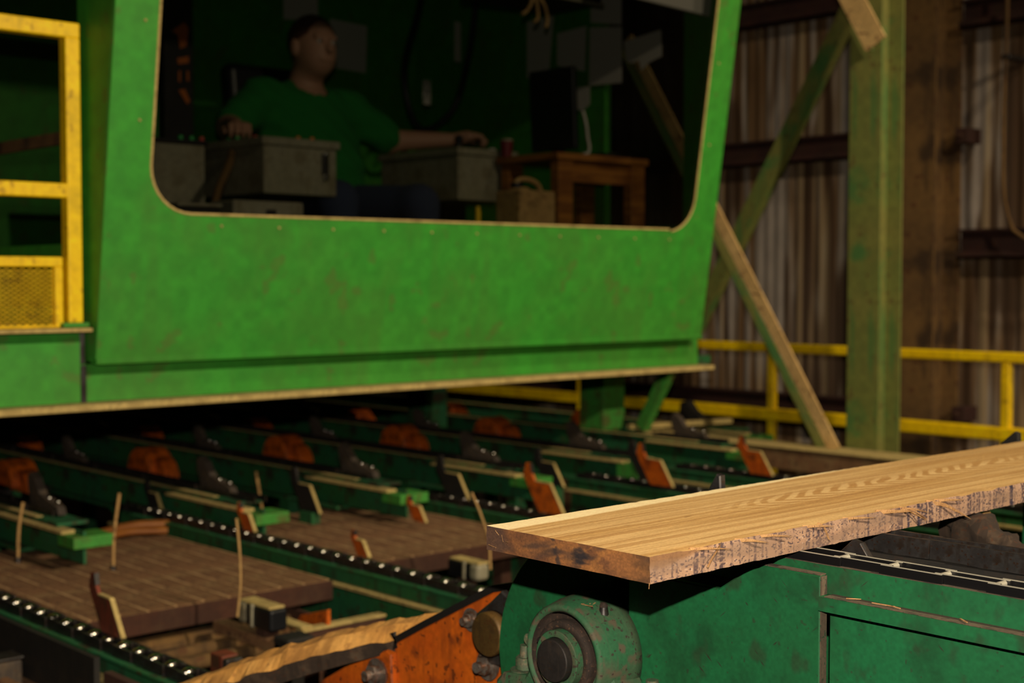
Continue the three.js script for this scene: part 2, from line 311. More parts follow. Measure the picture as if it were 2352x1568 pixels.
// ---------------------------------------------------------------- operator's cab
const LEAN = Math.atan(0.146);
const cab = thing('operator_cab', 'bright green steel operator cab with a large rounded window', 'cab');
{
  const fr = new THREE.Group(); fr.name = 'front_wall'; cab.add(fr);
  fr.position.set(0, 1.5, -4.06); fr.rotation.x = LEAN;
  const c = Math.cos(LEAN), s0 = (1.963 - 1.5) / c, s1 = (3.22 - 1.5) / c, top = 1.98;
  const hole = new THREE.Path(); const R = 0.15, xa = 2.138, xb = 4.742;
  hole.moveTo(xa + R, s0); hole.lineTo(xb - R, s0 + 0.008); hole.absarc(xb - R, s0 + R, R, -Math.PI / 2, 0); hole.lineTo(xb, s1 - R); hole.absarc(xb - R, s1 - R, R, 0, Math.PI / 2);
  hole.lineTo(xa + R, s1); hole.absarc(xa + R, s1 - R, R, Math.PI / 2, Math.PI); hole.lineTo(xa, s0 + R); hole.absarc(xa + R, s0 + R, R, Math.PI, Math.PI * 1.5);
  mesh('front_panel', plateZ([[1.99, 0], [4.892, 0], [4.892, top], [1.99, top]], -0.012, 0.012, 0.002, [hole]), M.cab, fr);
  // gasket round the opening
  const pts = hole.getPoints(12), gp = pts.map(p => [p.x, p.y, -0.001]); gp.pop();
  const gc = new THREE.CatmullRomCurve3(gp.filter((p, i) => i === 0 || Math.hypot(p[0] - gp[i - 1][0], p[1] - gp[i - 1][1]) > 1e-4).map(p => new THREE.Vector3(...p)), true, 'catmullrom', 0.02);
  mesh('window_gasket', metric(new THREE.TubeGeometry(gc, 260, 0.005, 6, true)), M.dust, fr);
  for (let i = 0; i < 16; i++) { const x = i < 11 ? 2.4 + i * 0.22 : [2.09, 2.09, 2.09, 4.79, 4.79][i - 11], y = i < 11 ? s0 - 0.035 : [0.75, 1.05, 1.35, 0.85, 1.2][i - 11]; mesh('screw', cyl(0.005, 0.004, 0.005, x, y, 0.002, 'z', 8), M.dust, fr); }
  const sh = new THREE.Shape(); sh.setFromPoints(pts);
  const pg = metric(new THREE.ShapeGeometry(sh, 12)); pg.translate(0, 0, -0.007);
  const pane = mesh('window_pane', pg, M.glass, fr); pane.castShadow = true;
  mesh('skirt_lip', rlim(1.99, 4.892, -0.008, 0.009, -0.05, 0.007, 0.003), M.cab, fr);

  // left wall with the corner strip, door and frame
  const zq = y => -4.06 + 0.146 * (y - 1.5);                      // where the leaning front is
  mesh('corner_post', plateX([[-4.16, 1.5], [-4.075, 1.5], [zq(3.44) - 0.02, 3.44], [-4.16, 3.44]], 1.992, 0.05), M.cab, cab);
  const dr = mesh('door', [lim(2.03, 2.05, 1.58, 3.3, -5.1, -5.04), lim(2.03, 2.05, 1.58, 3.3, -4.22, -4.18), lim(2.03, 2.05, 3.2, 3.3, -5.04, -4.22), lim(2.03, 2.05, 1.58, 1.66, -5.04, -4.22)], M.cab, cab);
  mesh('door_rail', lim(2.03, 2.05, 2.195, 2.235, -5.04, -4.22), M.brown, dr);
  mesh('door_rail', lim(2.03, 2.05, 1.83, 1.87, -5.04, -4.22), M.cab, dr);
  for (const [y0, y1] of [[1.66, 1.83], [1.87, 2.195], [2.235, 3.2]]) { const g = metric(new THREE.PlaneGeometry(0.82, y1 - y0)); g.rotateY(Math.PI / 2); g.translate(2.04, (y0 + y1) / 2, -4.63); mesh('pane', g, M.glass, dr); }
  mesh('door_handle', rlim(2.0, 2.03, 2.3, 2.32, -4.24, -4.19), M.black, dr);
  mesh('door_frame', [lim(1.992, 2.05, 1.5, 3.44, -5.2, -5.1), lim(1.992, 2.05, 3.3, 3.44, -5.1, -4.16), lim(1.992, 2.05, 1.5, 1.58, -5.1, -4.16)], M.cabIn, cab);
  mesh('side_wall', lim(1.992, 2.04, 1.5, 3.44, -6.05, -5.2), M.cabIn, cab);
  // right wall with a side window
  const rz = -4.1;
  mesh('side_wall', [lim(4.85, 4.89, 1.5, 2.0, -6.05, -4.1), lim(4.85, 4.89, 3.1, 3.44, -6.05, -4.0), lim(4.85, 4.89, 2.0, 3.1, -6.05, -4.62),
    plateX([[-4.13, 1.5], [zq(1.5) - 0.03, 1.5], [zq(3.44) - 0.03, 3.44], [-4.13, 3.44]], 4.845, 0.045)], M.cabIn, cab);
  const sp = metric(new THREE.PlaneGeometry(0.6, 1.2)); sp.rotateY(Math.PI / 2); sp.translate(4.872, 2.55, -4.38);
  mesh('side_window_pane', sp, M.glass, cab);
  mesh('rear_wall', lim(1.992, 4.89, 1.5, 3.44, -6.1, -6.05), M.cabIn, cab);
  mesh('roof', rlim(1.9, 4.98, 3.44, 3.52, -6.15, -3.72), M.cab, cab);
  mesh('floor_plate', lim(2.0, 4.885, 1.515, 1.55, -6.05, -4.08), M.cabIn, cab);
  mesh('inner_ledge', lim(2.06, 4.84, 1.86, 1.885, -4.42, -4.03), M.cabIn, cab);
  // base frame: I-beams
  const beam = mesh('base_beam', lim(0.2, 4.95, 1.372, 1.5, -4.14, -4.128), M.cab, cab);
  mesh('top_flange', lim(1.99, 4.95, 1.49, 1.5, -4.24, -4.128), M.cab, beam);
  mesh('bottom_flange', rlim(0.2, 4.972, 1.350, 1.370, -4.24, -4.046, 0.004), M.dust, beam);
  mesh('weld_seam', rlim(1.972, 1.99, 1.37, 1.488, -4.135, -4.122, 0.002), M.steelDark, beam);
  const rbm = mesh('rear_beam', lim(0.2, 4.95, 1.372, 1.5, -5.99, -5.978), M.cabIn, cab);
  mesh('bottom_flange', lim(0.2, 4.95, 1.352, 1.372, -6.06, -5.9), M.cabIn, rbm);
  mesh('cross_beam', [lim(2.2, 2.3, 1.372, 1.512, -5.97, -4.17), lim(4.6, 4.7, 1.372, 1.512, -5.97, -4.17), lim(3.4, 3.5, 1.372, 1.512, -5.97, -4.17)], M.cabIn, cab);
  mesh('support_leg', rlim(4.8, 4.95, 0, 1.352, -6.06, -5.9), M.deck, cab);
  mesh('support_leg', rlim(0.4, 0.55, 0, 1.352, -6.06, -5.9), M.deck, cab);
  mesh('support_leg', rlim(0.4, 0.55, 0, 1.352, -4.24, -4.09), M.deck, cab);
}
{ // walkway beside the cab
  const w = thing('walkway', 'green steel walkway left of the cab with a dusty plate edge', 'walkway');
  mesh('deck_plate', rlim(0.2, 1.978, 1.594, 1.606, -5.6, -4.05, 0.003), M.dust, w);
  mesh('side_channel', lim(0.2, 1.968, 1.372, 1.594, -4.127, -4.121), M.cab, w);
  mesh('side_channel', lim(0.2, 1.96, 1.5, 1.594, -5.6, -5.58), M.cabIn, w);
  mesh('joint_bar', rlim(1.97, 1.988, 1.49, 1.592, -4.15, -4.125), M.steelDark, w);
  mesh('rear_support', lim(0.3, 0.4, 1.502, 1.594, -5.57, -4.2), M.cabIn, w);
  const r = thing('cab_railing', 'bright yellow square-tube guard rail beside the cab', 'railing');
  mesh('top_rail', rlim(0.3, 1.972, 2.492, 2.54, -4.148, -4.1, 0.006), M.yellow, r);
  mesh('middle_rail', rlim(0.3, 1.93, 2.004, 2.049, -4.146, -4.102, 0.006), M.yellow, r);
  mesh('post', rlim(1.924, 1.972, 1.62, 2.495, -4.148, -4.1, 0.006), M.yellow, r);
  mesh('post', rlim(0.4, 0.448, 1.62, 2.495, -4.148, -4.1, 0.006), M.yellow, r);
  mesh('post_foot', rlim(1.90, 1.985, 1.607, 1.622, -4.165, -4.085, 0.004), M.cab, r);
  const p = thing('mesh_guard', 'yellow expanded-metal panel at the foot of the guard rail', 'guard');
  mesh('frame', [rlim(0.5, 1.912, 1.793, 1.824, -4.137, -4.111, 0.004), rlim(1.886, 1.912, 1.607, 1.793, -4.137, -4.111, 0.004)], M.yellow, p);
  mesh('frame', rlim(0.5, 1.886, 1.607, 1.616, -4.137, -4.111, 0.003), M.yellow, p);
  // expanded metal: slanted strands meeting at bonds
  const pw = 0.0245, ph = 0.0145, gs = [];
  for (let j = 0; j < 12; j++) for (let i = 0; i < 26; i++) {
    const x = 1.886 - (i + 1) * pw, y = 1.613 + j * ph;
    for (const q of [0, 1]) gs.push(bar([x, y + (q ? ph : 0), -4.124], [x + pw / 2, y + ph / 2, -4.124], 0.0024, 0.0024), bar([x + pw / 2, y + ph / 2, -4.124], [x + pw, y + (q ? ph : 0), -4.124], 0.0024, 0.0024));
  }
  const em = mesh('expanded_mesh', gs, M.yellow, p); em.userData.kind = 'stuff';
}
// ---------------------------------------------------------------- inside the cab
function console_(x0, x1, y0, y1, z0, z1, label, turn) {
  const t = thing('control_console', label, 'console', 'control consoles beside the operator');
  const cx = (x0 + x1) / 2, cz = (z0 + z1) / 2; t.position.set(cx, 0, cz); t.rotation.y = turn;
  const w = (x1 - x0) / 2, d = (z1 - z0) / 2;
  mesh('body', rlim(-w, w, y0, y1 - 0.03, -d, d, 0.006), M.grayBox, t);
  mesh('lid', rlim(-w - 0.012, w + 0.012, y1 - 0.032, y1, -d - 0.012, d + 0.012, 0.006), M.grayBox, t);
  const la = mesh('latch', rlim(w - 0.075, w - 0.045, y1 - 0.13, y1 - 0.05, d, d + 0.012, 0.004), M.steelDark, t);
  mesh('latch_bail', tube([[w - 0.068, y1 - 0.06, d + 0.014], [w - 0.06, y1 - 0.045, d + 0.02], [w - 0.052, y1 - 0.06, d + 0.014]], 0.003, 10, 6), M.steel, la);
  mesh('padlock', rlim(w - 0.07, w - 0.05, y1 - 0.155, y1 - 0.128, d + 0.004, d + 0.018, 0.004), M.steel, la);
  mesh('pedestal', [lim(-0.06, 0.06, 1.56, y0, -0.06, 0.06), lim(-w * 0.8, w * 0.8, 1.55, 1.565, -d * 0.6, d * 0.6)], M.black, t);
  return [t, w, d, y1];
}
{
  const [t, w, d, y] = console_(2.94, 3.285, 2.085, 2.302, -5.05, -4.6, 'grey latched control console under the operator\'s resting hand, nearer the cab door', 0.03);
  for (const [x, z, c, n] of [[-0.13, -0.02, 0x1ba24a, 'button'], [-0.13, -0.08, 0x1ba24a, 'button'], [-0.1, 0.06, 0xc03028, 'button'], [0.04, 0.15, 0xd87b22, 'button'], [0.1, 0.16, 0xd87b22, 'button']])
    mesh(n, cyl(0.011, 0.009, 0.018, x, y + 0.009, z, 'y', 12), std({ color: c, roughness: 0.4 }), t);
  const [t2, w2, d2, y2] = console_(4.0, 4.345, 2.105, 2.335, -5.24, -4.7, 'grey control console holding the joystick, nearer the wooden desk', 0.02);
  const j = mesh('joystick', cyl(0.014, 0.011, 0.07, 0.1, y2 + 0.03, -0.03, 'y', 12), M.plasticBlack, t2);
  mesh('knob', rlim(0.08, 0.12, y2 + 0.055, y2 + 0.095, -0.05, -0.01, 0.018), M.plasticBlack, j);
  mesh('button', cyl(0.02, 0.018, 0.02, 0.13, y2 + 0.01, 0.16, 'y', 14), M.paper, t2);
  const s = thing('side_cabinet', 'low grey cabinet with lit buttons behind the left console', 'cabinet');
  mesh('body', rlim(2.56, 2.86, 1.56, 2.28, -5.3, -4.88, 0.006), M.grayBox, s);
  mesh('lid', rlim(2.55, 2.87, 2.28, 2.298, -5.31, -4.87, 0.005), M.black, s);
  for (const [x, c] of [[2.765, 0x22b050], [2.813, 0x22b050], [2.857, 0xd04038]]) mesh('button', cyl(0.01, 0.009, 0.016, x, 2.306, -4.9, 'y', 12), std({ color: c, roughness: 0.35 }), s);
  const h = thing('hose_bundle', 'tan flexible cable running down from the left console', 'cable');
  mesh('cable', tube([[2.93, 2.25, -4.8], [2.86, 2.2, -4.7], [2.72, 2.08, -4.55], [2.6, 1.97, -4.4], [2.5, 1.9, -4.3]], 0.016, 24), M.brown, h);
}
{ // chair
  const t = thing('operator_chair', 'black high-backed operator chair behind the seated person', 'chair');
  mesh('seat', rb(0.52, 0.11, 0.5, 0.04, 3.6, 1.975, -5.2), M.plasticBlack, t);
  mesh('backrest', rb(0.5, 0.75, 0.1, 0.045, 3.6, 2.36, -5.52, -0.12), M.plasticBlack, t);
  mesh('pedestal', cyl(0.05, 0.05, 0.36, 3.6, 1.74, -5.22), M.steelDark, t);
  mesh('base', cyl(0.26, 0.2, 0.03, 3.6, 1.566, -5.22), M.black, t);
}
// signed-distance body meshes
const V = (x, y, z) => new THREE.Vector3(x, y, z);
function capD(p, a, b, ra, rb2) {
  const bax = b.x - a.x, bay = b.y - a.y, baz = b.z - a.z, pax = p.x - a.x, pay = p.y - a.y, paz = p.z - a.z;
  const h = clamp((pax * bax + pay * bay + paz * baz) / (bax * bax + bay * bay + baz * baz + 1e-9));
  return Math.hypot(pax - bax * h, pay - bay * h, paz - baz * h) - lerp(ra, rb2, h);
}
function ellD(p, c, r) { const k = Math.hypot((p.x - c.x) / r.x, (p.y - c.y) / r.y, (p.z - c.z) / r.z); return (k - 1) * Math.min(r.x, r.y, r.z); }
const smin = (a, b, k) => { const h = clamp(0.5 + 0.5 * (b - a) / k); return lerp(b, a, h) - k * h * (1 - h); };
function sdf(center, half, res, fn) {
  const mc = new MarchingCubes(res, new THREE.MeshBasicMaterial(), false, false, 120000); mc.isolation = 0;
  const p = V(0, 0, 0), h = res / 2;
  for (let k = 0; k < res; k++) for (let j = 0; j < res; j++) for (let i = 0; i < res; i++) {
    p.set(center.x + (i - h) / h * half, center.y + (j - h) / h * half, center.z + (k - h) / h * half);
    mc.field[i + j * res + k * res * res] = -fn(p);
  }
  mc.update();
  const n = mc.count, g = new THREE.BufferGeometry();
  const P = mc.positionArray.slice(0, n * 3), N = mc.normalArray.slice(0, n * 3);
  for (let i = 0; i < n; i++) { P[3 * i] = P[3 * i] * half + center.x; P[3 * i + 1] = P[3 * i + 1] * half + center.y; P[3 * i + 2] = P[3 * i + 2] * half + center.z; }
  g.setAttribute('position', new THREE.BufferAttribute(P, 3)); g.setAttribute('normal', new THREE.BufferAttribute(N, 3));
  let m = mergeVertices(g.deleteAttribute('normal') && g, 1e-5); m.computeVertexNormals(); m = m.toNonIndexed();
  m.setAttribute('uv', new THREE.BufferAttribute(new Float32Array(m.attributes.position.count * 2), 2));
  return m;
}
{
  const pr = thing('person', 'person in a green T-shirt and jeans seated at the cab controls', 'person');
  const skin = std({ color: new THREE.Color(0.42, 0.22, 0.14), roughness: 0.6 });
  const shirt = std({ color: new THREE.Color(0.006, 0.17, 0.02), roughness: 0.95 });
  const jeans = std({ map: paintTex([44, 58, 92], { alt: [36, 48, 78], grime: [60, 66, 86], grimeAmt: 0.4, chips: 0, m: 0.2, s: 160, n: 256 }), roughness: 0.95 });
  const J = { neck: V(3.60, 2.64, -5.27), chest: V(3.60, 2.44, -5.28), belly: V(3.61, 2.22, -5.23), pel: V(3.61, 2.10, -5.26),
    sr: V(3.37, 2.545, -5.28), sl: V(3.83, 2.535, -5.28), er: V(3.17, 2.40, -5.2), el: V(4.02, 2.40, -5.21), wr: V(3.06, 2.375, -4.97), wl: V(4.26, 2.41, -5.05),
    hr: V(3.03, 2.365, -4.91), hl: V(4.33, 2.425, -5.01), kr: V(3.42, 2.08, -4.78), kl: V(3.82, 2.08, -4.74), ar: V(3.42, 1.65, -4.72), al: V(3.86, 1.65, -4.68) };
  const torso = p => { let d = ellD(p, J.chest, V(0.255, 0.2, 0.155)); d = smin(d, ellD(p, J.belly, V(0.25, 0.21, 0.19)), 0.1); return smin(d, ellD(p, J.pel, V(0.21, 0.12, 0.17)), 0.08); };
  const hand = (w, c, s) => {                                   // palm and five fingers curling down from the wrist direction
    const f = c.clone().sub(w).setY(0).normalize(), r = V(-f.z, 0, f.x), out = [];
    out.push([w, c, 0.028, 0.03]);
    const at = (a, b, u) => c.clone().addScaledVector(f, a).addScaledVector(r, b).add(V(0, u, 0));
    out.push([at(0, -0.02, 0), at(0.03, -0.024, 0.002), 0.02, 0.018], [at(0, 0.02, 0), at(0.03, 0.022, 0.002), 0.02, 0.018]);
    [[-0.032, 0.052], [-0.011, 0.062], [0.011, 0.06], [0.032, 0.046]].forEach(([b, l]) => {
      out.push([at(0.03, b, 0.004), at(0.03 + l * 0.55, b * 1.1, 0.0), 0.0105, 0.0098], [at(0.03 + l * 0.55, b * 1.1, 0), at(0.03 + l * 0.9, b * 1.12, -0.022), 0.0098, 0.0088], [at(0.03 + l * 0.9, b * 1.12, -0.022), at(0.028 + l * 0.8, b * 1.12, -0.04), 0.0088, 0.0078]);
    });
    out.push([at(-0.005, s * 0.03, -0.004), at(0.02, s * 0.056, -0.012), 0.014, 0.011], [at(0.02, s * 0.056, -0.012), at(0.046, s * 0.056, -0.024), 0.011, 0.009]);
    return out;
  };
  const armsR = [[J.sr, J.er, 0.07, 0.056], [J.er, J.wr, 0.052, 0.032], ...hand(J.wr, J.hr, 1)];
  const armsL = [[J.sl, J.el, 0.07, 0.056], [J.el, J.wl, 0.052, 0.032], ...hand(J.wl, J.hl, -1)];
  const many = (L, k) => p => { let d = 9; for (const c of L) d = smin(d, capD(p, ...c), k); return d; };
  const bodyS = p => {
    let d = torso(p) + 0.02;
    d = smin(d, capD(p, J.chest, J.neck, 0.09, 0.066), 0.06); d = smin(d, capD(p, J.neck, V(3.605, 2.72, -5.24), 0.07, 0.068), 0.02);
    for (const L of [[J.sr, J.er, 0.058, 0.05], [J.er, J.wr, 0.052, 0.032], [J.sl, J.el, 0.058, 0.05], [J.el, J.wl, 0.052, 0.032], [V(3.52, 2.08, -5.24), J.kr, 0.07, 0.05], [V(3.7, 2.08, -5.24), J.kl, 0.07, 0.05], [J.kr, J.ar, 0.05, 0.035], [J.kl, J.al, 0.05, 0.035], [J.ar, V(3.42, 1.6, -4.6), 0.04, 0.035], [J.al, V(3.88, 1.6, -4.56), 0.04, 0.035]]) d = smin(d, capD(p, ...L), 0.04);
    return d;
  };
  const H = V(3.605, 2.782, -5.21), HS = 1.13;
  const head = p0 => { const p = p0.clone().sub(H).divideScalar(HS).add(H);
    let d = ellD(p, H.clone().add(V(0, 0.025, -0.012)), V(0.082, 0.1, 0.1));
    d = smin(d, ellD(p, H.clone().add(V(0, -0.045, 0.02)), V(0.068, 0.075, 0.075)), 0.04);        // jaw
    d = smin(d, capD(p, H.clone().add(V(0, 0.012, 0.088)), H.clone().add(V(0, -0.018, 0.108)), 0.009, 0.014), 0.012);   // nose
    d = smin(d, capD(p, H.clone().add(V(-0.04, 0.032, 0.08)), H.clone().add(V(0.04, 0.032, 0.08)), 0.01, 0.01), 0.014);  // brow
    for (const s of [-1, 1]) {
      d = smin(d, ellD(p, H.clone().add(V(s * 0.085, -0.005, -0.01)), V(0.014, 0.034, 0.022)), 0.008);   // ear
      d = Math.max(d, -ellD(p, H.clone().add(V(s * 0.032, 0.012, 0.098)), V(0.018, 0.011, 0.018)));      // eye socket
    }
    d = smin(d, capD(p, H.clone().add(V(-0.022, -0.055, 0.088)), H.clone().add(V(0.022, -0.055, 0.088)), 0.008, 0.008), 0.008); // lips
    return smin(d * HS, capD(p0, H.clone().add(V(0, -0.06, -0.02)), J.neck, 0.07, 0.075), 0.03);
  };
  const body = mesh('body', [sdf(V(3.62, 2.15, -5.05), 0.78, 116, bodyS), sdf(H.clone().add(V(0, -0.03, 0)), 0.2, 76, head), sdf(J.hr.clone().add(V(0, 0, 0.02)), 0.13, 72, many(hand(J.wr, J.hr, 1), 0.01)), sdf(J.hl.clone().add(V(0.02, 0, 0)), 0.13, 72, many(hand(J.wl, J.hl, -1), 0.01))], skin, pr);
  for (const s of [-1, 1]) { const e = mesh('eye', place(new THREE.SphereGeometry(0.011, 12, 8), H.x + s * 0.036, H.y + 0.0135, H.z + 0.094), M.paper, body); mesh('iris', place(new THREE.SphereGeometry(0.006, 10, 6), H.x + s * 0.036, H.y + 0.0135, H.z + 0.102), M.plasticBlack, body); }
  const hair = p0 => { const p = p0.clone().sub(H).divideScalar(HS).add(H); return HS * Math.max(Math.max(ellD(p, H.clone().add(V(0, 0.03, -0.018)), V(0.089, 0.101, 0.103)), -(p.y - H.y - 0.012 - 0.5 * Math.max(0, p.z - H.z + 0.01))), -ellD(p, H.clone().add(V(0, 0.02, 0.075)), V(0.07, 0.075, 0.07))); };
  mesh('hair', sdf(H.clone().add(V(0, 0.02, 0)), 0.16, 64, hair), std({ color: 0x4a2c1e, roughness: 0.9 }), pr);
  const cr = J.er.clone().lerp(J.sr, 0.12), cl = J.el.clone().lerp(J.sl, 0.1);
  const shirtD = p => {
    let d = torso(p);
    d = smin(d, capD(p, J.sr, cr, 0.088, 0.08), 0.05); d = smin(d, capD(p, J.sl, cl, 0.088, 0.08), 0.05);
    d = smin(d, capD(p, J.sr, J.sl, 0.07, 0.07), 0.05);
    d += 0.006 * Math.sin(p.y * 60 + p.x * 24) * Math.sin(p.x * 31) ;
    d = Math.max(d, -capD(p, J.neck.clone().add(V(0, -0.05, 0.03)), V(3.6, 2.85, -5.2), 0.082, 0.09));   // neckline
    return Math.max(d, 2.08 - p.y);
  };
  mesh('shirt', sdf(V(3.6, 2.36, -5.23), 0.62, 100, shirtD), shirt, pr);
  const jeansD = p => { let d = ellD(p, J.pel, V(0.215, 0.12, 0.175)); for (const L of [[V(3.52, 2.08, -5.24), J.kr, 0.105, 0.082], [V(3.7, 2.08, -5.24), J.kl, 0.105, 0.082], [J.kr, J.ar, 0.078, 0.06], [J.kl, J.al, 0.078, 0.06]]) d = smin(d, capD(p, ...L), 0.04); return d; };
  mesh('jeans', sdf(V(3.62, 1.92, -4.98), 0.5, 84, jeansD), jeans, pr);
  for (const [x, z] of [[3.42, -4.64], [3.87, -4.6]]) mesh('shoe', rb(0.1, 0.1, 0.28, 0.045, x, 1.602, z), M.brown, pr);
}
{ // desk, monitor and clutter by the side window
  const t = thing('wooden_desk', 'small orange-brown wooden desk under the monitor in the cab', 'desk');
  mesh('top', rlim(4.21, 4.79, 2.27, 2.3, -4.68, -4.285, 0.005), M.deskWood, t);
  for (const [x, z] of [[4.275, -4.325], [4.735, -4.325], [4.275, -4.64], [4.735, -4.64]]) mesh('leg', rlim(x - 0.045, x + 0.045, 1.552, 2.27, z - 0.025, z + 0.025, 0.004), M.deskWood, t);
  mesh('apron', lim(4.32, 4.69, 2.18, 2.27, -4.34, -4.32), M.deskWood, t);
  const m = thing('monitor', 'black flat monitor standing edge-on to the window on the wooden desk', 'monitor');
  mesh('screen', rb(0.03, 0.36, 0.28, 0.008, 4.42, 2.515, -4.525, 0, 0, 0.05), M.plasticBlack, m);
  mesh('back_cover', rb(0.03, 0.24, 0.18, 0.012, 4.445, 2.515, -4.525, 0, 0, 0.05), M.plasticBlack, m);
  mesh('stand', rb(0.03, 0.1, 0.06, 0.006, 4.45, 2.35, -4.525), M.plasticBlack, m);
  mesh('base', rb(0.16, 0.015, 0.2, 0.006, 4.44, 2.308, -4.525), M.plasticBlack, m);
  const c = thing('white_cable', 'white cable hanging beside the monitor', 'cable');
  mesh('cable', tube([[4.47, 2.5, -4.39], [4.47, 2.44, -4.37], [4.48, 2.38, -4.37], [4.485, 2.34, -4.365], [4.46, 2.312, -4.35], [4.42, 2.307, -4.34]], 0.007, 24), M.paper, c);
  const k = thing('keyboard', 'dark keyboard lying on the wooden desk', 'keyboard');
  mesh('case', rb(0.2, 0.018, 0.09, 0.006, 4.64, 2.31, -4.37, 0, 0.1), M.plasticBlack, k);
  mesh('display', rb(0.05, 0.005, 0.02, 0.002, 4.62, 2.321, -4.36, 0, 0.1), M.grayBox, k);
  const cu = thing('red_cup', 'red cup standing at the back of the desk beside the monitor', 'cup');
  mesh('cup', lathe([[0.022, 0], [0.03, 0.07], [0.028, 0.07], [0.02, 0.004]], 4.24, 2.301, -4.64, 'y', 24), std({ color: 0x701824, roughness: 0.5 }), cu);
  mesh('lid', cyl(0.03, 0.026, 0.01, 4.24, 2.376, -4.64), M.grayBox, cu);
  const j = thing('plastic_jug', 'tan plastic jug with a loop handle on the window ledge', 'jug');
  mesh('body', rb(0.205, 0.235, 0.15, 0.012, 3.99, 2.004, -4.25), M.tan, j);
  mesh('shoulder', cyl(0.075, 0.03, 0.03, 3.96, 2.12, -4.25, 'y', 20), M.tan, j);
  mesh('cap', cyl(0.026, 0.026, 0.02, 3.94, 2.143, -4.25, 'y', 16), M.plasticBlack, j);
  mesh('handle', tube([[3.92, 2.11, -4.25], [3.94, 2.16, -4.25], [4.0, 2.17, -4.25], [4.06, 2.15, -4.25], [4.085, 2.09, -4.25]], 0.011, 20), M.tan, j);
  const y = thing('yellow_marker', 'short yellow marker standing on the window ledge', 'marker');
  mesh('barrel', cyl(0.011, 0.011, 0.13, 3.684, 1.951, -4.2, 'y', 12), M.yellow, y); mesh('cap', cyl(0.0115, 0.008, 0.03, 3.684, 2.03, -4.2, 'y', 12), M.yellow, y);
  const b1 = thing('grey_case', 'flat grey case on the window ledge under the left console', 'case');
  mesh('body', rlim(2.57, 2.86, 1.886, 2.03, -4.36, -4.2, 0.01), M.grayBox, b1); mesh('clasp', rlim(2.7, 2.74, 1.97, 2.0, -4.2, -4.192, 0.003), M.steelDark, b1);
  const b2 = thing('small_case', 'small dark case at the left corner of the window ledge', 'case');
  mesh('body', rlim(2.36, 2.52, 1.886, 2.0, -4.34, -4.2, 0.01), M.black, b2); mesh('lid', rlim(2.355, 2.525, 2.0, 2.012, -4.345, -4.195, 0.004), M.grayBox, b2);
  const wp = thing('paper_scrap', 'crumpled white scrap in the lower left corner of the window', 'paper');
  mesh('sheet', plateZ([[2.13, 1.886], [2.22, 1.886], [2.2, 1.98], [2.235, 2.06], [2.19, 2.075], [2.14, 2.08]], -4.12, 0.006, 0.001), M.paper, wp);
}
// papers pinned to the side wall and rear wall of the cab
function sheet(pts, x, label) { const o = mesh('pinned_sheet', plateX(pts, x, 0.0016, 0), M.paper); tag(o, label, 'paper', 'papers pinned up in the cab'); }
sheet([[-5.147, 2.76], [-4.985, 2.79], [-4.955, 3.05], [-5.147, 3.04]], 4.84, 'large pale sheet pinned behind the monitor, farthest along the side wall');
sheet([[-4.93, 2.80], [-4.74, 2.75], [-4.73, 2.965], [-4.93, 2.955]], 4.837, 'pale sheet pinned just above the monitor top');
sheet([[-4.71, 2.68], [-4.497, 2.672], [-4.497, 2.93], [-4.705, 2.955]], 4.834, 'tall pale sheet with dark print pinned beside the side window');
sheet([[-4.70, 2.975], [-4.5, 2.94], [-4.5, 3.08], [-4.70, 3.1]], 4.834, 'pale sheet pinned above the tall printed sheet');
sheet([[-4.485, 2.86], [-4.256, 2.885], [-4.25, 2.765], [-4.33, 2.745], [-4.374, 2.715], [-4.39, 2.765], [-4.43, 2.755], [-4.469, 2.765]], 4.834, 'torn white sheet hanging on the side window');
sheet([[-4.81, 2.59], [-4.75, 2.56], [-4.70, 2.59], [-4.70, 2.675], [-4.81, 2.68]], 4.83, 'small white note hanging below the tall printed sheet');
function rear(pts, label) { const o = mesh('pinned_sheet', plateZ(pts, -6.048, 0.0016, 0), M.paper); tag(o, label, 'paper', 'papers pinned up in the cab'); }
rear([[4.284, 2.86], [4.515, 2.85], [4.525, 3.1], [4.284, 3.11]], 'grey sheet pinned on the rear wall right of the person\'s head');
rear([[4.0, 3.07], [4.21, 3.09], [4.21, 3.3], [4.0, 3.29]], 'grey sheet pinned high on the rear wall above the person');
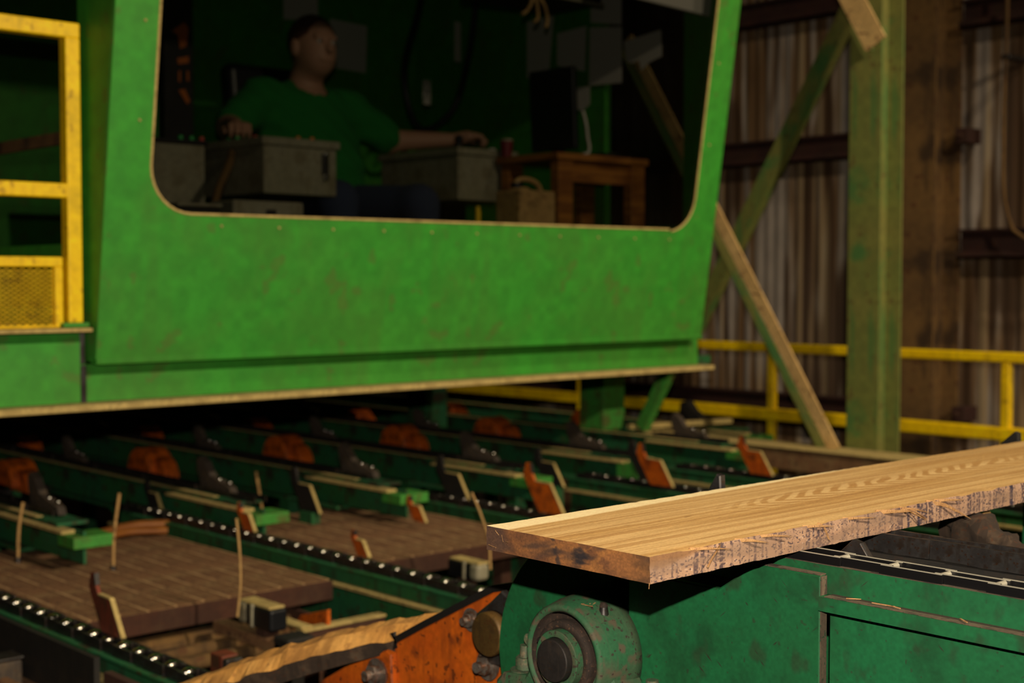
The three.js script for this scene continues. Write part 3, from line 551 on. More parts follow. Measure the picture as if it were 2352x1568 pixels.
{
  const c = thing('hanging_cables', 'loop of black cable hanging from the cab roof', 'cable');
  mesh('cable', tube([[4.5, 3.43, -5.5], [4.42, 3.1, -5.48], [4.3, 2.75, -5.45], [4.4, 2.5, -5.45], [4.6, 2.6, -5.45], [4.72, 2.9, -5.45], [4.76, 3.43, -5.4]], 0.016, 40), M.plasticBlack, c);
  mesh('tag', rb(0.06, 0.12, 0.004, 0.0015, 4.42, 2.68, -5.42, 0, 0.2), M.paper, c);
  mesh('tag', rb(0.05, 0.2, 0.004, 0.0015, 4.62, 2.95, -5.42, 0, 0.2), M.paper, c);
  const v = thing('sun_visor', 'white sun visor at the upper right corner of the cab window', 'visor');
  mesh('panel', rb(0.5, 0.34, 0.02, 0.008, 4.59, 3.08, -3.96, 0.1, 0.0, -0.03), M.paper, v);
  mesh('hinge', cyl(0.012, 0.012, 0.5, 4.59, 3.26, -3.935, 'x', 12), M.steelDark, v);
  mesh('mount', lim(4.57, 4.61, 3.26, 3.442, -3.95, -3.92), M.steelDark, v);
  const s = thing('overhead_panel', 'dark overhead panel with a pale edge at the top of the cab window', 'panel');
  mesh('body', rlim(4.06, 4.6, 2.99, 3.2, -4.75, -4.4, 0.008), M.black, s);
  mesh('edge', rlim(4.06, 4.6, 2.975, 2.99, -4.4, -4.385, 0.003), M.grayBox, s);
  mesh('hanger', lim(4.3, 4.34, 3.2, 3.442, -4.6, -4.56), M.steelDark, s);
  const k = thing('knotted_string', 'tan knotted string dangling under the overhead panel', 'string');
  mesh('strand', tube([[4.18, 2.98, -4.41], [4.16, 2.93, -4.4], [4.12, 2.89, -4.39], [4.1, 2.88, -4.39]], 0.008, 16), M.tan, k);
  mesh('strand', tube([[4.19, 2.98, -4.41], [4.2, 2.92, -4.4], [4.19, 2.87, -4.39], [4.17, 2.855, -4.39]], 0.008, 16), M.tan, k);
  mesh('strand', tube([[4.21, 2.98, -4.41], [4.245, 2.93, -4.4], [4.25, 2.87, -4.39], [4.24, 2.84, -4.39]], 0.008, 16), M.tan, k);
  // orange-lettered strip on a dark upright
  const o = thing('warning_strip', 'dark upright with faded orange markings at the left of the cab window', 'sign');
  mesh('board', rlim(2.995, 3.135, 1.552, 3.4, -5.5, -5.44, 0.004), M.black, o);
  const om = std({ color: 0xb86424, roughness: 0.8 });
  const q = (pts) => mesh('marking', plateZ(pts.map(p => [p[0] + 0.24, 2.86 - (2.86 - p[1]) * 0.71]), -5.438, 0.003, 0), om, o);
  q([[2.79, 2.8], [2.85, 2.86], [2.87, 2.83], [2.86, 2.72], [2.83, 2.70], [2.82, 2.78]]);
  q([[2.815, 2.64], [2.87, 2.66], [2.87, 2.62], [2.82, 2.605]]);
  q([[2.82, 2.56], [2.83, 2.57], [2.83, 2.5], [2.82, 2.5]]); q([[2.86, 2.57], [2.87, 2.57], [2.87, 2.51], [2.86, 2.51]]);
  q([[2.82, 2.45], [2.85, 2.46], [2.875, 2.39], [2.86, 2.37], [2.84, 2.41]]);
}
// ---------------------------------------------------------------- the transfer deck under and beside the cab
// a roller chain along z: each link a part with its roller
const chainGeo = {};
function chainParts(parent, x, y, z0, z1, pitch, w, h, style) {          // style: 'roller' bright rollers, 'flat' bright-topped bars, 'plain'
  const key = [pitch, w, h, style].join();
  const c = chainGeo[key] ??= { bar: bx(0.005, h, pitch * 1.2, 0, 0, 0), glintStrip: bx(0.0026, 0.0014, pitch * 1.16, 0, h / 2, 0),
    roll: style === 'roller' ? place(new THREE.SphereGeometry(h * 0.62, 18, 12).scale(1.25, 0.8, 0.8), 0, 0, 0) : cyl(h * 0.15, h * 0.15, w - 0.006, 0, 0, 0, 'x', 14), block: bx(w - 0.014, h * 0.4, pitch * 0.8, 0, -h * 0.16, 0) };
  let i = 0;
  for (let z = z0; z < z1; z += pitch, i++) {
    const off = i % 2 ? w / 2 - 0.005 : w / 2;
    const l = mesh('link', c.bar, style === 'flat' ? M.chainBlack : M.steelDark, parent); l.position.set(x - off, y, z);
    const l2 = mesh('link', c.bar, style === 'flat' ? M.chainBlack : M.steelDark, parent); l2.position.set(x + off, y, z);
    if (style === 'flat') { mesh('worn_glint_edge', c.glintStrip, M.wornGlint, l); mesh('worn_glint_edge', c.glintStrip, M.wornGlint, l2); }  // pale strips paint the glint along the worn bar tops
    if (style !== 'plain') { const r = mesh('roller', c.roll, style === 'flat' ? M.wornGlint : M.steel, parent); r.position.set(x, y + (style === 'flat' ? h * 0.36 : h * 0.22), z + pitch / 2); }
    if (style === 'flat') { const b = mesh('block', c.block, M.chainBlack, parent); b.position.set(x, y, z); }
  }
}
M.chainBlack = std({ color: 0x1c1b1d, metalness: 0.5, roughness: 0.4 });
const LEG = 0.07;
// near runs: beam with chain on top
function run(x, z0, z1, chainZ0, label, k, legs) {
  const b = thing('transfer_beam', label[0], 'beam', 'beams of the near transfer runs');
  mesh('web', lim(x - 0.03, x + 0.03, 0.79, 0.832, z0, z1), M.deck, b);
  mesh('top_plate', rlim(x - 0.045, x + 0.045, 0.832, 0.842, z0, z1, 0.003), M.deck, b);
  mesh('bottom_flange', rlim(x - 0.055, x + 0.05, 0.778, 0.79, z0, z1, 0.003), M.dust, b);
  mesh('lower_web', lim(x - 0.01, x + 0.02, 0.5, 0.778, z0, z1), M.deck, b);
  mesh('lower_flange', lim(x - 0.06, x + 0.06, 0.488, 0.5, z0, z1), M.deck, b);
  for (const z of legs) mesh('leg', rlim(x - LEG / 2, x + LEG / 2, 0, 0.488, z - LEG / 2, z + LEG / 2, 0.004), M.deck, b);
  const c = thing('transfer_chain', label[1], 'chain', 'chains of the near transfer runs');
  chainParts(c, x, 0.855, chainZ0, z1, 0.078, 0.05, 0.026, 'roller');
}
run(1.60, -4.9, -1.9, -4.5, ['green beam carrying the chain in the lower left corner', 'roller chain with bright rollers in the lower left corner'], 0, [-4.6, -3.2, -2.1]);
run(2.645, -5.2, -2.3, -5.15, ['green beam carrying the chain between the two rusty platforms', 'roller chain with bright rollers between the two rusty platforms'], 1, [-4.9, -3.35, -2.5]);
run(3.70, -4.62, -2.6, -4.5, ['green beam carrying the chain right of the farther rusty platform', 'dark chain right of the farther rusty platform'], 2, [-4.5, -2.8]);
run(4.62, -4.6, -2.6, -4.5, ['green beam carrying the chain behind the fresh board, left of the two orange lugs', 'dark chain behind the fresh board, left of the two orange lugs'], 3, [-4.5, -2.8]);
run(5.2, -4.55, -2.6, -4.4, ['green beam carrying the chain nearest the green column', 'dark chain nearest the green column'], 4, [-4.3, -2.8]);

// far beams running under the cab
const XB = [2.03, 2.70, 3.36, 4.02, 4.69, 5.40, 6.02];
XB.forEach((x, i) => {
  const where = i === 0 ? 'nearest the cab walkway' : i === 6 ? 'nearest the yellow railing' : `${ORD[i]} from the cab walkway`;
  const b = thing('deck_beam', `long dusty green deck beam under the cab, ${where}`, 'beam', 'deck beams under the cab');
  const zn = [-4.27, -4.25, -4.27, -4.25, -4.26, -4.2, -4.6][i];
  mesh('web', lim(x + 0.012, x + 0.022, 0.832, 0.938, -9.5, zn), M.deck, b);
  mesh('top_flange', rlim(x - 0.012, x + 0.1, 0.938, 0.95, -9.5, zn - 0.14, 0.003), M.deck, b);
  mesh('dust_line', rlim(x - 0.012, x + 0.012, 0.95, 0.954, -9.5, zn - 0.3, 0.0015), M.dust, b);
  mesh('bottom_flange', lim(x - 0.03, x + 0.1, 0.82, 0.832, -9.5, zn - 0.4), M.deck, b);
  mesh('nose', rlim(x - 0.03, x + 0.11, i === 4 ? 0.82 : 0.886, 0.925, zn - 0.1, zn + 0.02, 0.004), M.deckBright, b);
  mesh('nose_top', rlim(x - 0.035, x + 0.02, 0.925, 0.937, zn - 0.62, zn - 0.06, 0.003), M.dust, b);
  for (const z of [-5.1, -8.4]) mesh('leg', lim(x + 0.0, x + 0.07, 0, 0.82, z - 0.035, z + 0.035), M.deck, b);
  // chain with dogs lying on the beam
  if (i < 6) {
    const c = thing('deck_chain', `dark greasy dogged chain on the deck beam ${where}`, 'chain', 'dogged chains on the deck beams');
    chainParts(c, x + 0.055, 0.961, i === 5 ? -4.7 : -7.4, zn - 0.2, 0.21, 0.046, 0.02, 'plain');
    for (const [z, s] of i === 5 ? [[-4.62, 1.1]] : [[-4.66, 1.15], [-5.85, 0.95], [-6.95, 0.9]]) {
      const d = mesh('dog', plateX([[-0.055, -0.01], [0.13, -0.01], [0.12, 0.012], [0.05, 0.03], [0.0, 0.04], [-0.035, 0.082], [-0.065, 0.098], [-0.085, 0.085], [-0.08, 0.045]].map(p => [z + p[0] * s, 0.97 + p[1] * s]), x + 0.04, 0.03), M.dog, c);
      for (const q of [0.04, 0.1]) mesh('pin', place(new THREE.SphereGeometry(0.011, 12, 8), x + 0.055, 0.985 + 0.02 * s - q * 0.1, z + q * s), M.steel, d);
    }
  }
});
{ // the dog alone on the outermost beam
  const d = thing('end_dog', 'black dog standing on the beam beside the yellow railing', 'dog');
  mesh('plate', plateX([[-5.2, 0.95], [-4.9, 0.95], [-5.0, 0.985], [-5.08, 1.03], [-5.12, 1.08], [-5.17, 1.07], [-5.18, 1.0]], 6.05, 0.05), M.black, d);
  mesh('bolt', hex(0.014, 0.02, 6.04, 0.98, -5.02, 'x'), M.steelDark, d);
}
// orange hump covers between the beams (two rows)
function hump(x, z, s, label, flip) {
  const t = thing('roller_cover', label, 'cover', 'orange roller covers between the deck beams');
  const a = [], n = 14; for (let i = 0; i <= n; i++) { const q = Math.PI * i / n; a.push([z - Math.cos(q) * 0.105 * s, 0.905 + Math.sin(q) * 0.105 * s]); }
  mesh('cover', plateX(a, x - 0.05, 0.12, 0.004), M.orange, t);
  const b = a.map(p => [z + 0.1 * s + (p[0] - z) * 0.85, 0.885 + (p[1] - 0.905) * 0.85]);
  mesh('side_cover', plateX(b, x - 0.02, 0.07, 0.004), M.orange, t);
  mesh('shaft', cyl(0.02, 0.02, 0.3, x, 0.87, z, 'x', 14), M.steelDark, t);
  mesh('bracket', lim(x - 0.015, x + 0.015, 0, 0.9, z - 0.04, z + 0.04), M.deck, t);
}
[2.42, 3.04, 3.75, 4.46, 5.1, 5.85].forEach((x, i) => hump(x, -5.7, 1, `domed orange roller cover under the cab, ${i ? ORD[i] + ' of its nearer row' : 'nearest the left edge of its nearer row'}`));
[2.95, 3.62, 4.3, 5.02, 5.75].forEach((x, i) => hump(x, -6.82, 0.7, `domed orange roller cover deep under the cab, ${i ? ORD[i] + ' of its far row' : 'leftmost of its far row'}`));
// horned plates: black stop plates before the beam noses and orange lugs riding the near chains
const HORN = [[0, 0], [0.115, 0], [0.05, 0.098], [-0.02, 0.1], [-0.036, 0.125], [-0.044, 0.158], [-0.064, 0.158], [-0.076, 0.115]];
function horn(t, x, y, z, s, mat, edge, tip) {
  const P = HORN.map(p => [z + p[0] * s, y + p[1] * s]);
  mesh('plate', plateX(P, x - 0.006, 0.012, 0.0015), mat, t);
  const e = (a, b, dz, dy) => bar([x, a[1] + dy, a[0] + dz], [x, b[1] + dy, b[0] + dz], 0.0125, 0.004);
  mesh('dusty_edge', e(P[1], P[2], 0.002, 0.001), edge, t);
  mesh('shoulder_edge', e(P[2], P[3], 0, 0.002), edge, t);
  mesh('worn_tip', e(P[4], P[5], 0.002, 0), tip, t);
}
[[2.68, -5.0, 0.75], [3.13, -4.62, 1.05], [3.72, -4.42, 1.15], [4.33, -4.48, 1.0], [4.66, -4.2, 1.2]].forEach(([x, z, s], i) => {
  const t = thing('stop_plate', `tall black stop plate with a dusty edge, ${i ? ORD[i] + ' in the row counted from the left' : 'leftmost of the row on the deck'}`, 'plate', 'black stop plates on the deck');
  horn(t, x, 0.845, z, s, M.black, M.dust, M.steelDark);
  mesh('mount', lim(x - 0.02, x + 0.02, i === 1 ? 0.802 : 0, 0.846, z + 0.005, z + 0.09), M.deck, t);
});
function lug(x, z, s, label, mat, tall = 1, y = 0.868) { const t = thing('chain_lug', label, 'lug', 'lugs on the near transfer chains'); horn(t, x, y, z, s, mat, M.dust, M.steelDark); }
lug(1.62, -3.28, 0.9, 'dark red lug with a tan edge on the chain in the lower left corner', M.red, 1.15);
lug(2.66, -4.29, 0.6, 'small orange lug at the near left corner of the farther rusty platform', M.orange);
lug(2.68, -3.64, 0.5, 'small orange lug with a steel tip halfway along the middle chain', M.orange);
lug(3.70, -3.86, 1.15, 'tall orange lug just behind the end of the fresh board', M.orange);
lug(4.56, -4.06, 1.1, 'orange lug leaning in the middle of the deck behind the fresh board', M.orange);
lug(5.16, -3.98, 1.05, 'orange lug farthest to the right behind the fresh board', M.orange);
lug(3.36, -4.2, 0.6, 'small orange lug lying at the far edge of the farther rusty platform', M.orange, 1.1, 0.83);
{
  const t = thing('guide_post', 'short rust-red guide post with a steel face beside the splintered slab', 'post');
  mesh('post', rlim(1.70, 1.745, 0.5, 0.875, -2.9, -2.845, 0.004), M.red, t); mesh('face', rlim(1.70, 1.745, 0.5, 0.87, -2.845, -2.825, 0.004), M.steelDark, t);
  mesh('foot', lim(1.68, 1.9, 0.485, 0.5, -2.95, -2.8), M.deck, t);
  mesh('arm', lim(1.69, 1.72, 0, 0.485, -2.92, -2.86), M.deck, t);
}
// rusty ribbed platforms between the chains, plank by plank
function platform(x0, x1, z0, z1, label, n) {
  const t = thing('rusty_platform', label, 'platform', 'rusty platforms between the chains');
  const w = (x1 - x0) / n, g = bx(w - 0.002, 0.016, z1 - z0, 0, 0, 0), r = bx(0.009, 0.005, z1 - z0, 0, 0, 0);
  for (let i = 0; i < n; i++) {
    const s = mesh('slat', g, M.rust, t); s.position.set(x0 + (i + 0.5) * w, 0.792 + 0.002 * Math.sin(i * 2.1), (z0 + z1) / 2);
    const q = mesh('rib', r, M.ribDust, s); q.position.set(w / 2 - 0.003, 0.0085, 0);
  }
  mesh('front_edge', rlim(x0 - 0.01, x1 + 0.01, 0.738, 0.798, z1, z1 + 0.012, 0.003), M.rustDark, t);
  mesh('side_edge', [lim(x0 - 0.012, x0, 0.738, 0.79, z0, z1), lim(x1, x1 + 0.012, 0.738, 0.79, z0, z1)], M.rustDark, t);
  mesh('bearer', [lim(x0, x1, 0.72, 0.784, z0 + 0.1, z0 + 0.15), lim(x0, x1, 0.72, 0.784, z1 - 0.2, z1 - 0.15)], M.rustDark, t);
  for (const [x, z] of [[x0 + 0.03, z0 + 0.125], [x1 - 0.03, z0 + 0.125], [x0 + 0.03, z1 - 0.175], [x1 - 0.03, z1 - 0.175]]) mesh('leg', lim(x - 0.025, x + 0.025, 0, 0.72, z - 0.025, z + 0.025), M.rustDark, t);
}
platform(1.68, 2.575, -4.84, -3.66, 'rusty ribbed steel platform nearer the camera, left of the middle chain', 10);
platform(2.76, 3.62, -4.82, -3.78, 'rusty ribbed steel platform farther from the camera, right of the middle chain', 10);
// whisker switches
function whisker(pts, r, label) {
  const t = thing('whisker_rod', label, 'rod', 'whisker rods on the deck'); mesh('rod', tube(pts, r, 20, 6), M.tan, t);
  const p = pts[0]; mesh('socket', cyl(r * 2, r * 1.6, 0.02, p[0], p[1] + 0.008, p[2], 'y', 10), M.steelDark, t);
}
whisker([[1.965, 0.80, -4.6], [1.975, 0.92, -4.61], [1.99, 1.0, -4.61]], 0.006, 'thin tan rod standing at the far left edge of the nearer platform');
whisker([[2.135, 0.80, -4.25], [2.14, 0.92, -4.25], [2.155, 1.055, -4.24]], 0.0055, 'thin tan rod standing in the middle of the nearer platform');
whisker([[3.05, 0.80, -4.78], [3.04, 0.9, -4.79], [3.03, 0.99, -4.8]], 0.006, 'thin dull rod standing behind the farther platform');
function limitSwitch(x, y, z, s, dir, label, rod) {
  const t = thing('limit_switch', label, 'switch', 'limit switches on the deck');
  mesh('body', rb(0.055 * s, 0.06 * s, 0.13 * s, 0.01, x, y, z), M.plasticBlack, t);
  mesh('head', rb(0.058 * s, 0.06 * s, 0.05 * s, 0.016, x - 0.003, y + 0.002, z + dir * 0.075 * s), M.grayBox, t);
  mesh('band', rb(0.06 * s, 0.063 * s, 0.014 * s, 0.005, x - 0.003, y + 0.002, z + dir * 0.025 * s), M.grayBox, t);
  mesh('dust_cover', rb(0.05 * s, 0.008, 0.15 * s, 0.003, x, y + 0.033 * s, z + dir * 0.02 * s), M.dust, t);
  mesh('whisker', tube(rod, 0.0042, 24, 6), M.tan, t);
  mesh('bracket', lim(x - 0.02, x + 0.03, dir < 0 ? 0.753 : 0, y - 0.03 * s, z - 0.02, z + 0.02), M.rustDark, t);
}
limitSwitch(2.15, 0.805, -3.36, 1.05, -1, 'grey limit switch with a long tan whisker in front of the nearer platform', [[2.1, 0.80, -3.43], [2.105, 0.9, -3.42], [2.105, 1.0, -3.425], [2.1, 1.08, -3.43]]);
limitSwitch(2.97, 0.812, -3.45, 0.95, 1, 'dark limit switch with a bent whisker below the end of the fresh board', [[3.0, 0.82, -3.36], [2.995, 0.92, -3.365], [2.975, 1.0, -3.38], [2.95, 1.07, -3.395]]);
// machinery in front of the nearer platform
{
  const f = thing('pipe_frame', 'stack of dusty steel tubes in front of the nearer platform', 'pipes');
  for (const [y, z, r] of [[0.66, -3.73, 0.045], [0.685, -3.575, 0.02], [0.68, -3.475, 0.02]]) mesh('pipe', cyl(r, r, 0.8, 2.06, y, z, 'x', 20), M.brown, f);
  mesh('end_plate', lim(2.46, 2.475, 0.5, 0.72, -3.8, -3.42), M.rustDark, f);
  mesh('end_plate', lim(1.655, 1.665, 0.5, 0.72, -3.8, -3.42), M.rustDark, f);
  mesh('stand', [lim(2.455, 2.48, 0, 0.5, -3.64, -3.56), lim(1.65, 1.67, 0, 0.5, -3.64, -3.56)], M.rustDark, f);
  const a = thing('swing_arm', 'brown steel arm crossing under the grey limit switch', 'arm');
  mesh('arm', rb(0.05, 0.035, 0.36, 0.006, 2.15, 0.735, -3.43), M.rust, a);
  mesh('clamp', rb(0.09, 0.07, 0.08, 0.01, 2.17, 0.735, -3.25), M.black, a);
  mesh('post', lim(2.15, 2.19, 0, 0.7, -3.27, -3.23), M.black, a);
  const c = thing('dusty_channel', 'dusty channel bar reaching right from the grey limit switch', 'bar');
  mesh('top', rb(0.3, 0.008, 0.04, 0.003, 2.42, 0.742, -3.37), M.dust, c);
  mesh('web', rb(0.3, 0.05, 0.01, 0.003, 2.42, 0.713, -3.36), M.rustDark, c);
  mesh('elbow', rb(0.04, 0.008, 0.14, 0.003, 2.29, 0.75, -3.43), M.dust, c);
  mesh('stay', lim(2.54, 2.56, 0, 0.69, -3.38, -3.34), M.rustDark, c);
  const o = thing('orange_tab', 'small faded orange tab behind the grey limit switch', 'tab');
  mesh('tab', plateX([[-3.55, 0.70], [-3.36, 0.70], [-3.36, 0.79], [-3.5, 0.75]], 2.36, 0.012), M.orange, o); mesh('stay', lim(2.36, 2.372, 0, 0.70, -3.5, -3.4), M.rustDark, o);
  const p = thing('bearing_bracket', 'dark bearing bracket and pipe in the bottom left corner', 'bracket');
  mesh('bracket', rb(0.07, 0.08, 0.07, 0.01, 1.455, 0.745, -3.5), M.dog, p); mesh('cap', rb(0.075, 0.008, 0.075, 0.003, 1.455, 0.789, -3.5), M.steelDark, p);
  mesh('pipe', cyl(0.022, 0.022, 1.2, 1.44, 0.725, -3.1, 'z', 18), M.rust, p); mesh('pipe', cyl(0.018, 0.018, 0.5, 1.42, 0.77, -3.82, 'z', 18), M.rust, p);
  mesh('stand', lim(1.45, 1.49, 0, 0.71, -3.53, -3.47), M.deck, p);
  const e = thing('chain_guard', 'dark guard plate along the chain in the lower left corner', 'guard');
  mesh('plate', lim(1.515, 1.53, 0.72, 0.85, -4.8, -3.12), M.black, e); mesh('ledge', lim(1.49, 1.53, 0.708, 0.72, -4.8, -2.6), M.rust, e);
  mesh('plate', lim(1.51, 1.53, 0.72, 0.83, -3.06, -2.2), M.rustDark, e); mesh('stay', lim(1.515, 1.53, 0, 0.708, -3.2, -3.1), M.deck, e);
  const w = thing('bark_strip', 'thin orange strip of bark lying across the middle chain beam', 'bark');
  mesh('strip', [tube([[2.2, 0.818, -4.72], [2.35, 0.825, -4.78], [2.5, 0.835, -4.8], [2.66, 0.83, -4.75]], 0.018, 20, 6), tube([[2.3, 0.815, -4.7], [2.44, 0.825, -4.74], [2.58, 0.82, -4.7]], 0.012, 16, 6)], M.deskWood, w);
}
{ // cross beams and clutter at the far right of the deck
  const g = thing('dusty_beam', 'grey-brown dusty beam at the foot of the leaning brace', 'beam');
  mesh('beam', lim(5.5, 5.66, 0.85, 0.95, -5.0, -2.2), M.rust, g); mesh('top', rlim(5.48, 5.68, 0.95, 0.958, -5.0, -2.2, 0.003), M.dust, g);
  for (const z of [-4.6, -2.5]) mesh('leg', lim(5.54, 5.62, 0, 0.85, z - 0.04, z + 0.04), M.deck, g);
  const s = thing('loose_stick', 'pale loose stick lying across the green beams near the leaning brace', 'stick');
  mesh('stick', bar([5.44, 0.985, -5.0], [6.1, 0.985, -4.85], 0.035, 0.025), M.dust, s);
  const k = thing('support_frame', 'green braced leg under the right end of the cab', 'frame');
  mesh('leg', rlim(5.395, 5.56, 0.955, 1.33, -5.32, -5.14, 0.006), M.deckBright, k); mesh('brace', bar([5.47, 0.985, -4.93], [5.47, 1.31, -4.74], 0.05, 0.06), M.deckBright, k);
  mesh('head', lim(4.9, 5.62, 1.33, 1.37, -5.4, -4.6), M.deck, k);
}
// ---------------------------------------------------------------- near conveyor with its end bearing
const AZ = -1.415, AY = 1.211;                       // shaft axis
{
  const t = thing('outfeed_conveyor', 'dark green conveyor frame with a rounded end plate under the fresh board', 'conveyor');
  const a = [[-1.357, 0.85], [-1.357, 1.285], [-1.398, 1.285], [-1.398, 1.345], [-1.357, 1.345], [-1.357, 1.378]];
  for (let i = 0; i <= 22; i++) { const q = Math.PI / 2 + (Math.PI / 2) * i / 22; a.push([-1.4235 + Math.cos(q) * 0.2175, 1.165 + Math.sin(q) * 0.2175]); }
  a.push([-1.63, 1.08], [-1.6, 0.85]);
  mesh('end_plate', plateX(a, 1.482, 0.012, 0.002), M.housing, t);
  mesh('inner_plate', plateX([[-1.6, 0.85], [-1.3, 0.85], [-1.3, 1.36], [-1.42, 1.37], [-1.55, 1.32], [-1.62, 1.2]], 1.72, 0.012, 0.002), M.black, t);
  const p = mesh('side_panel', plateX([[-1.357, 0.85], [-1.357, 1.335], [-1.193, 1.336], [-1.13, 1.379], [-1.029, 1.379], [-1.029, 0.85]], 1.476, 0.012, 0.002), M.housing, t);
  mesh('panel_edge', lim(1.4765, 1.4885, 0.85, 1.378, -1.0292, -1.0275), M.edge, p);
  mesh('top_edge', lim(1.4765, 1.4885, 1.379, 1.3805, -1.128, -1.029), M.edge, p);
  mesh('upper_beam', [lim(1.492, 1.498, 1.35, 1.39, -1.35, 0.9), lim(1.498, 1.528, 1.366, 1.374, -1.35, 0.9), lim(1.528, 1.534, 1.35, 1.39, -1.35, 0.9)], M.housing, t);
  mesh('beam_lip', lim(1.4915, 1.4985, 1.39, 1.3908, -1.35, 0.9), M.edge, t);
  const l = mesh('ledge', [lim(1.470, 1.492, 1.35, 1.354, -1.0275, 0.9), lim(1.470, 1.475, 1.336, 1.35, -1.0275, 0.9)], M.housing, t);
  mesh('ledge_dust', rlim(1.471, 1.491, 1.354, 1.3552, -1.02, 0.9, 0.0004), M.edge, l);
  for (let i = 0; i < 4; i++) mesh('splinter', bar([1.475 + 0.003 * i, 1.357, [-0.99, -0.955, -0.93, -0.84][i]], [1.485 - 0.004 * i, 1.357, [-0.975, -0.925, -0.915, -0.825][i]], 0.0014, 0.001), M.splinter, l);
  mesh('lower_panel', plateX([[-1.0275, 0.85], [-1.0275, 1.329], [0.9, 1.329], [0.9, 0.85]], 1.494, 0.008, 0.0015), M.housing, t);
  mesh('back_panel', lim(1.73, 1.738, 0.85, 1.36, -1.35, 0.9), M.housing, t);
  mesh('cross_member', [lim(1.5, 1.73, 0.9, 0.98, -1.3, -1.24), lim(1.5, 1.73, 0.9, 0.98, 0.5, 0.56)], M.black, t);
  mesh('second_rail', lim(1.68, 1.73, 1.35, 1.374, -1.35, 0.9), M.black, t);
  for (const [x, z] of [[1.52, -1.27], [1.70, -1.27], [1.52, 0.53], [1.70, 0.53]]) mesh('leg', rlim(x - 0.025, x + 0.025, 0, 0.9, z - 0.025, z + 0.025), M.housing, t);
  // edge chips and drips are in the paint; a row of small dark nicks on the panel
  const s = thing('drive_shaft', 'thick dark steel shaft in the pillow block bearing', 'shaft');
  mesh('shaft', lathe([[0, 0], [0.029, 0], [0.0312, 0.003], [0.0312, 0.36], [0, 0.36]], 1.378, AY, AZ, 'x', 40), M.shaft, s);
  mesh('sprocket', lathe([[0.03, 0], [0.125, 0.002], [0.13, 0.008], [0.125, 0.014], [0.03, 0.016]], 1.505, AY, AZ, 'x', 36), M.black, s);
}
{ // pillow block
  const t = thing('pillow_block_bearing', 'dusty green pillow block bearing with a dark greasy face', 'bearing');
  mesh('housing', lathe([[0.066, 0.006], [0.0685, 0], [0.0735, 0], [0.0775, 0.004], [0.083, 0.03], [0.086, 0.06], [0.086, 0.082], [0.06, 0.082]], 1.4, AY, AZ, 'x', 56), M.dustyGreen, t);
  mesh('seal_face', lathe([[0.066, 0.001], [0.066, 0.02], [0.053, 0.018], [0.053, 0.0]], 1.402, AY, AZ, 'x', 48), M.grease, t);
  mesh('inner_ring', lathe([[0.052, 0.03], [0.055, 0.006], [0.0525, -0.001], [0.044, -0.003], [0.042, 0.006], [0.042, 0.03]], 1.402, AY, AZ, 'x', 48), M.grease, t);
  mesh('collar', lathe([[0.042, 0.035], [0.042, 0.001], [0.0405, 0], [0.0335, 0], [0.0315, 0.002], [0.0315, 0.035]], 1.388, AY, AZ, 'x', 48), M.dustyGreen, t);
  mesh('set_screw', hex(0.005, 0.012, 1.396, AY + 0.02, AZ - 0.037, 'x'), M.steelDark, t);
  const n = mesh('grease_nipple', cyl(0.008, 0.006, 0.014, 1.438, AY + 0.069, AZ + 0.046, 'y', 12), M.steelDark, t);
  mesh('nipple_ball', place(new THREE.SphereGeometry(0.0062, 12, 8), 1.438, AY + 0.077, AZ + 0.046), M.grease, n);
  // chips of sawdust stuck around the nipple
  for (let i = 0; i < 6; i++) mesh('chip', bar([1.43 + rr(-0.012, 0.012), AY + 0.078 - 0.003 * i * 0.4, AZ + 0.03 + rr(-0.02, 0.012)], [1.43 + rr(-0.012, 0.012), AY + 0.079, AZ + 0.034 + rr(-0.02, 0.012)], 0.0014, 0.001), M.splinter, t);
  const prof = [[-0.165, -0.1], [-0.165, -0.07], [-0.15, -0.055], [-0.1, -0.05], [-0.085, -0.03], [-0.07, 0.0], [0.07, 0.0], [0.085, -0.03], [0.1, -0.05], [0.15, -0.055], [0.165, -0.07], [0.165, -0.1]].map(p => [AZ + p[0], AY + p[1]]);
  const base = mesh('base', plateX(prof, 1.418, 0.062, 0.006), M.dustyGreen, t);
  for (const s of [-1, 1]) {
    mesh('bolt', [hex(0.0165, 0.018, 1.45, AY - 0.041, AZ + s * 0.128, 'y'), cyl(0.024, 0.024, 0.004, 1.45, AY - 0.053, AZ + s * 0.128), cyl(0.01, 0.009, 0.02, 1.45, AY - 0.024, AZ + s * 0.128, 'y', 14)], M.boltGreen, t);
  }
  mesh('bolt', [hex(0.015, 0.022, 1.462, AY + 0.0, AZ - 0.11, 'x'), cyl(0.009, 0.009, 0.03, 1.452, AY + 0.0, AZ - 0.11, 'x', 12)], M.boltGreen, t);
  mesh('shelf', rlim(1.416, 1.482, AY - 0.118, AY - 0.1, AZ - 0.19, AZ + 0.19, 0.003), M.dustyGreen, t);
}
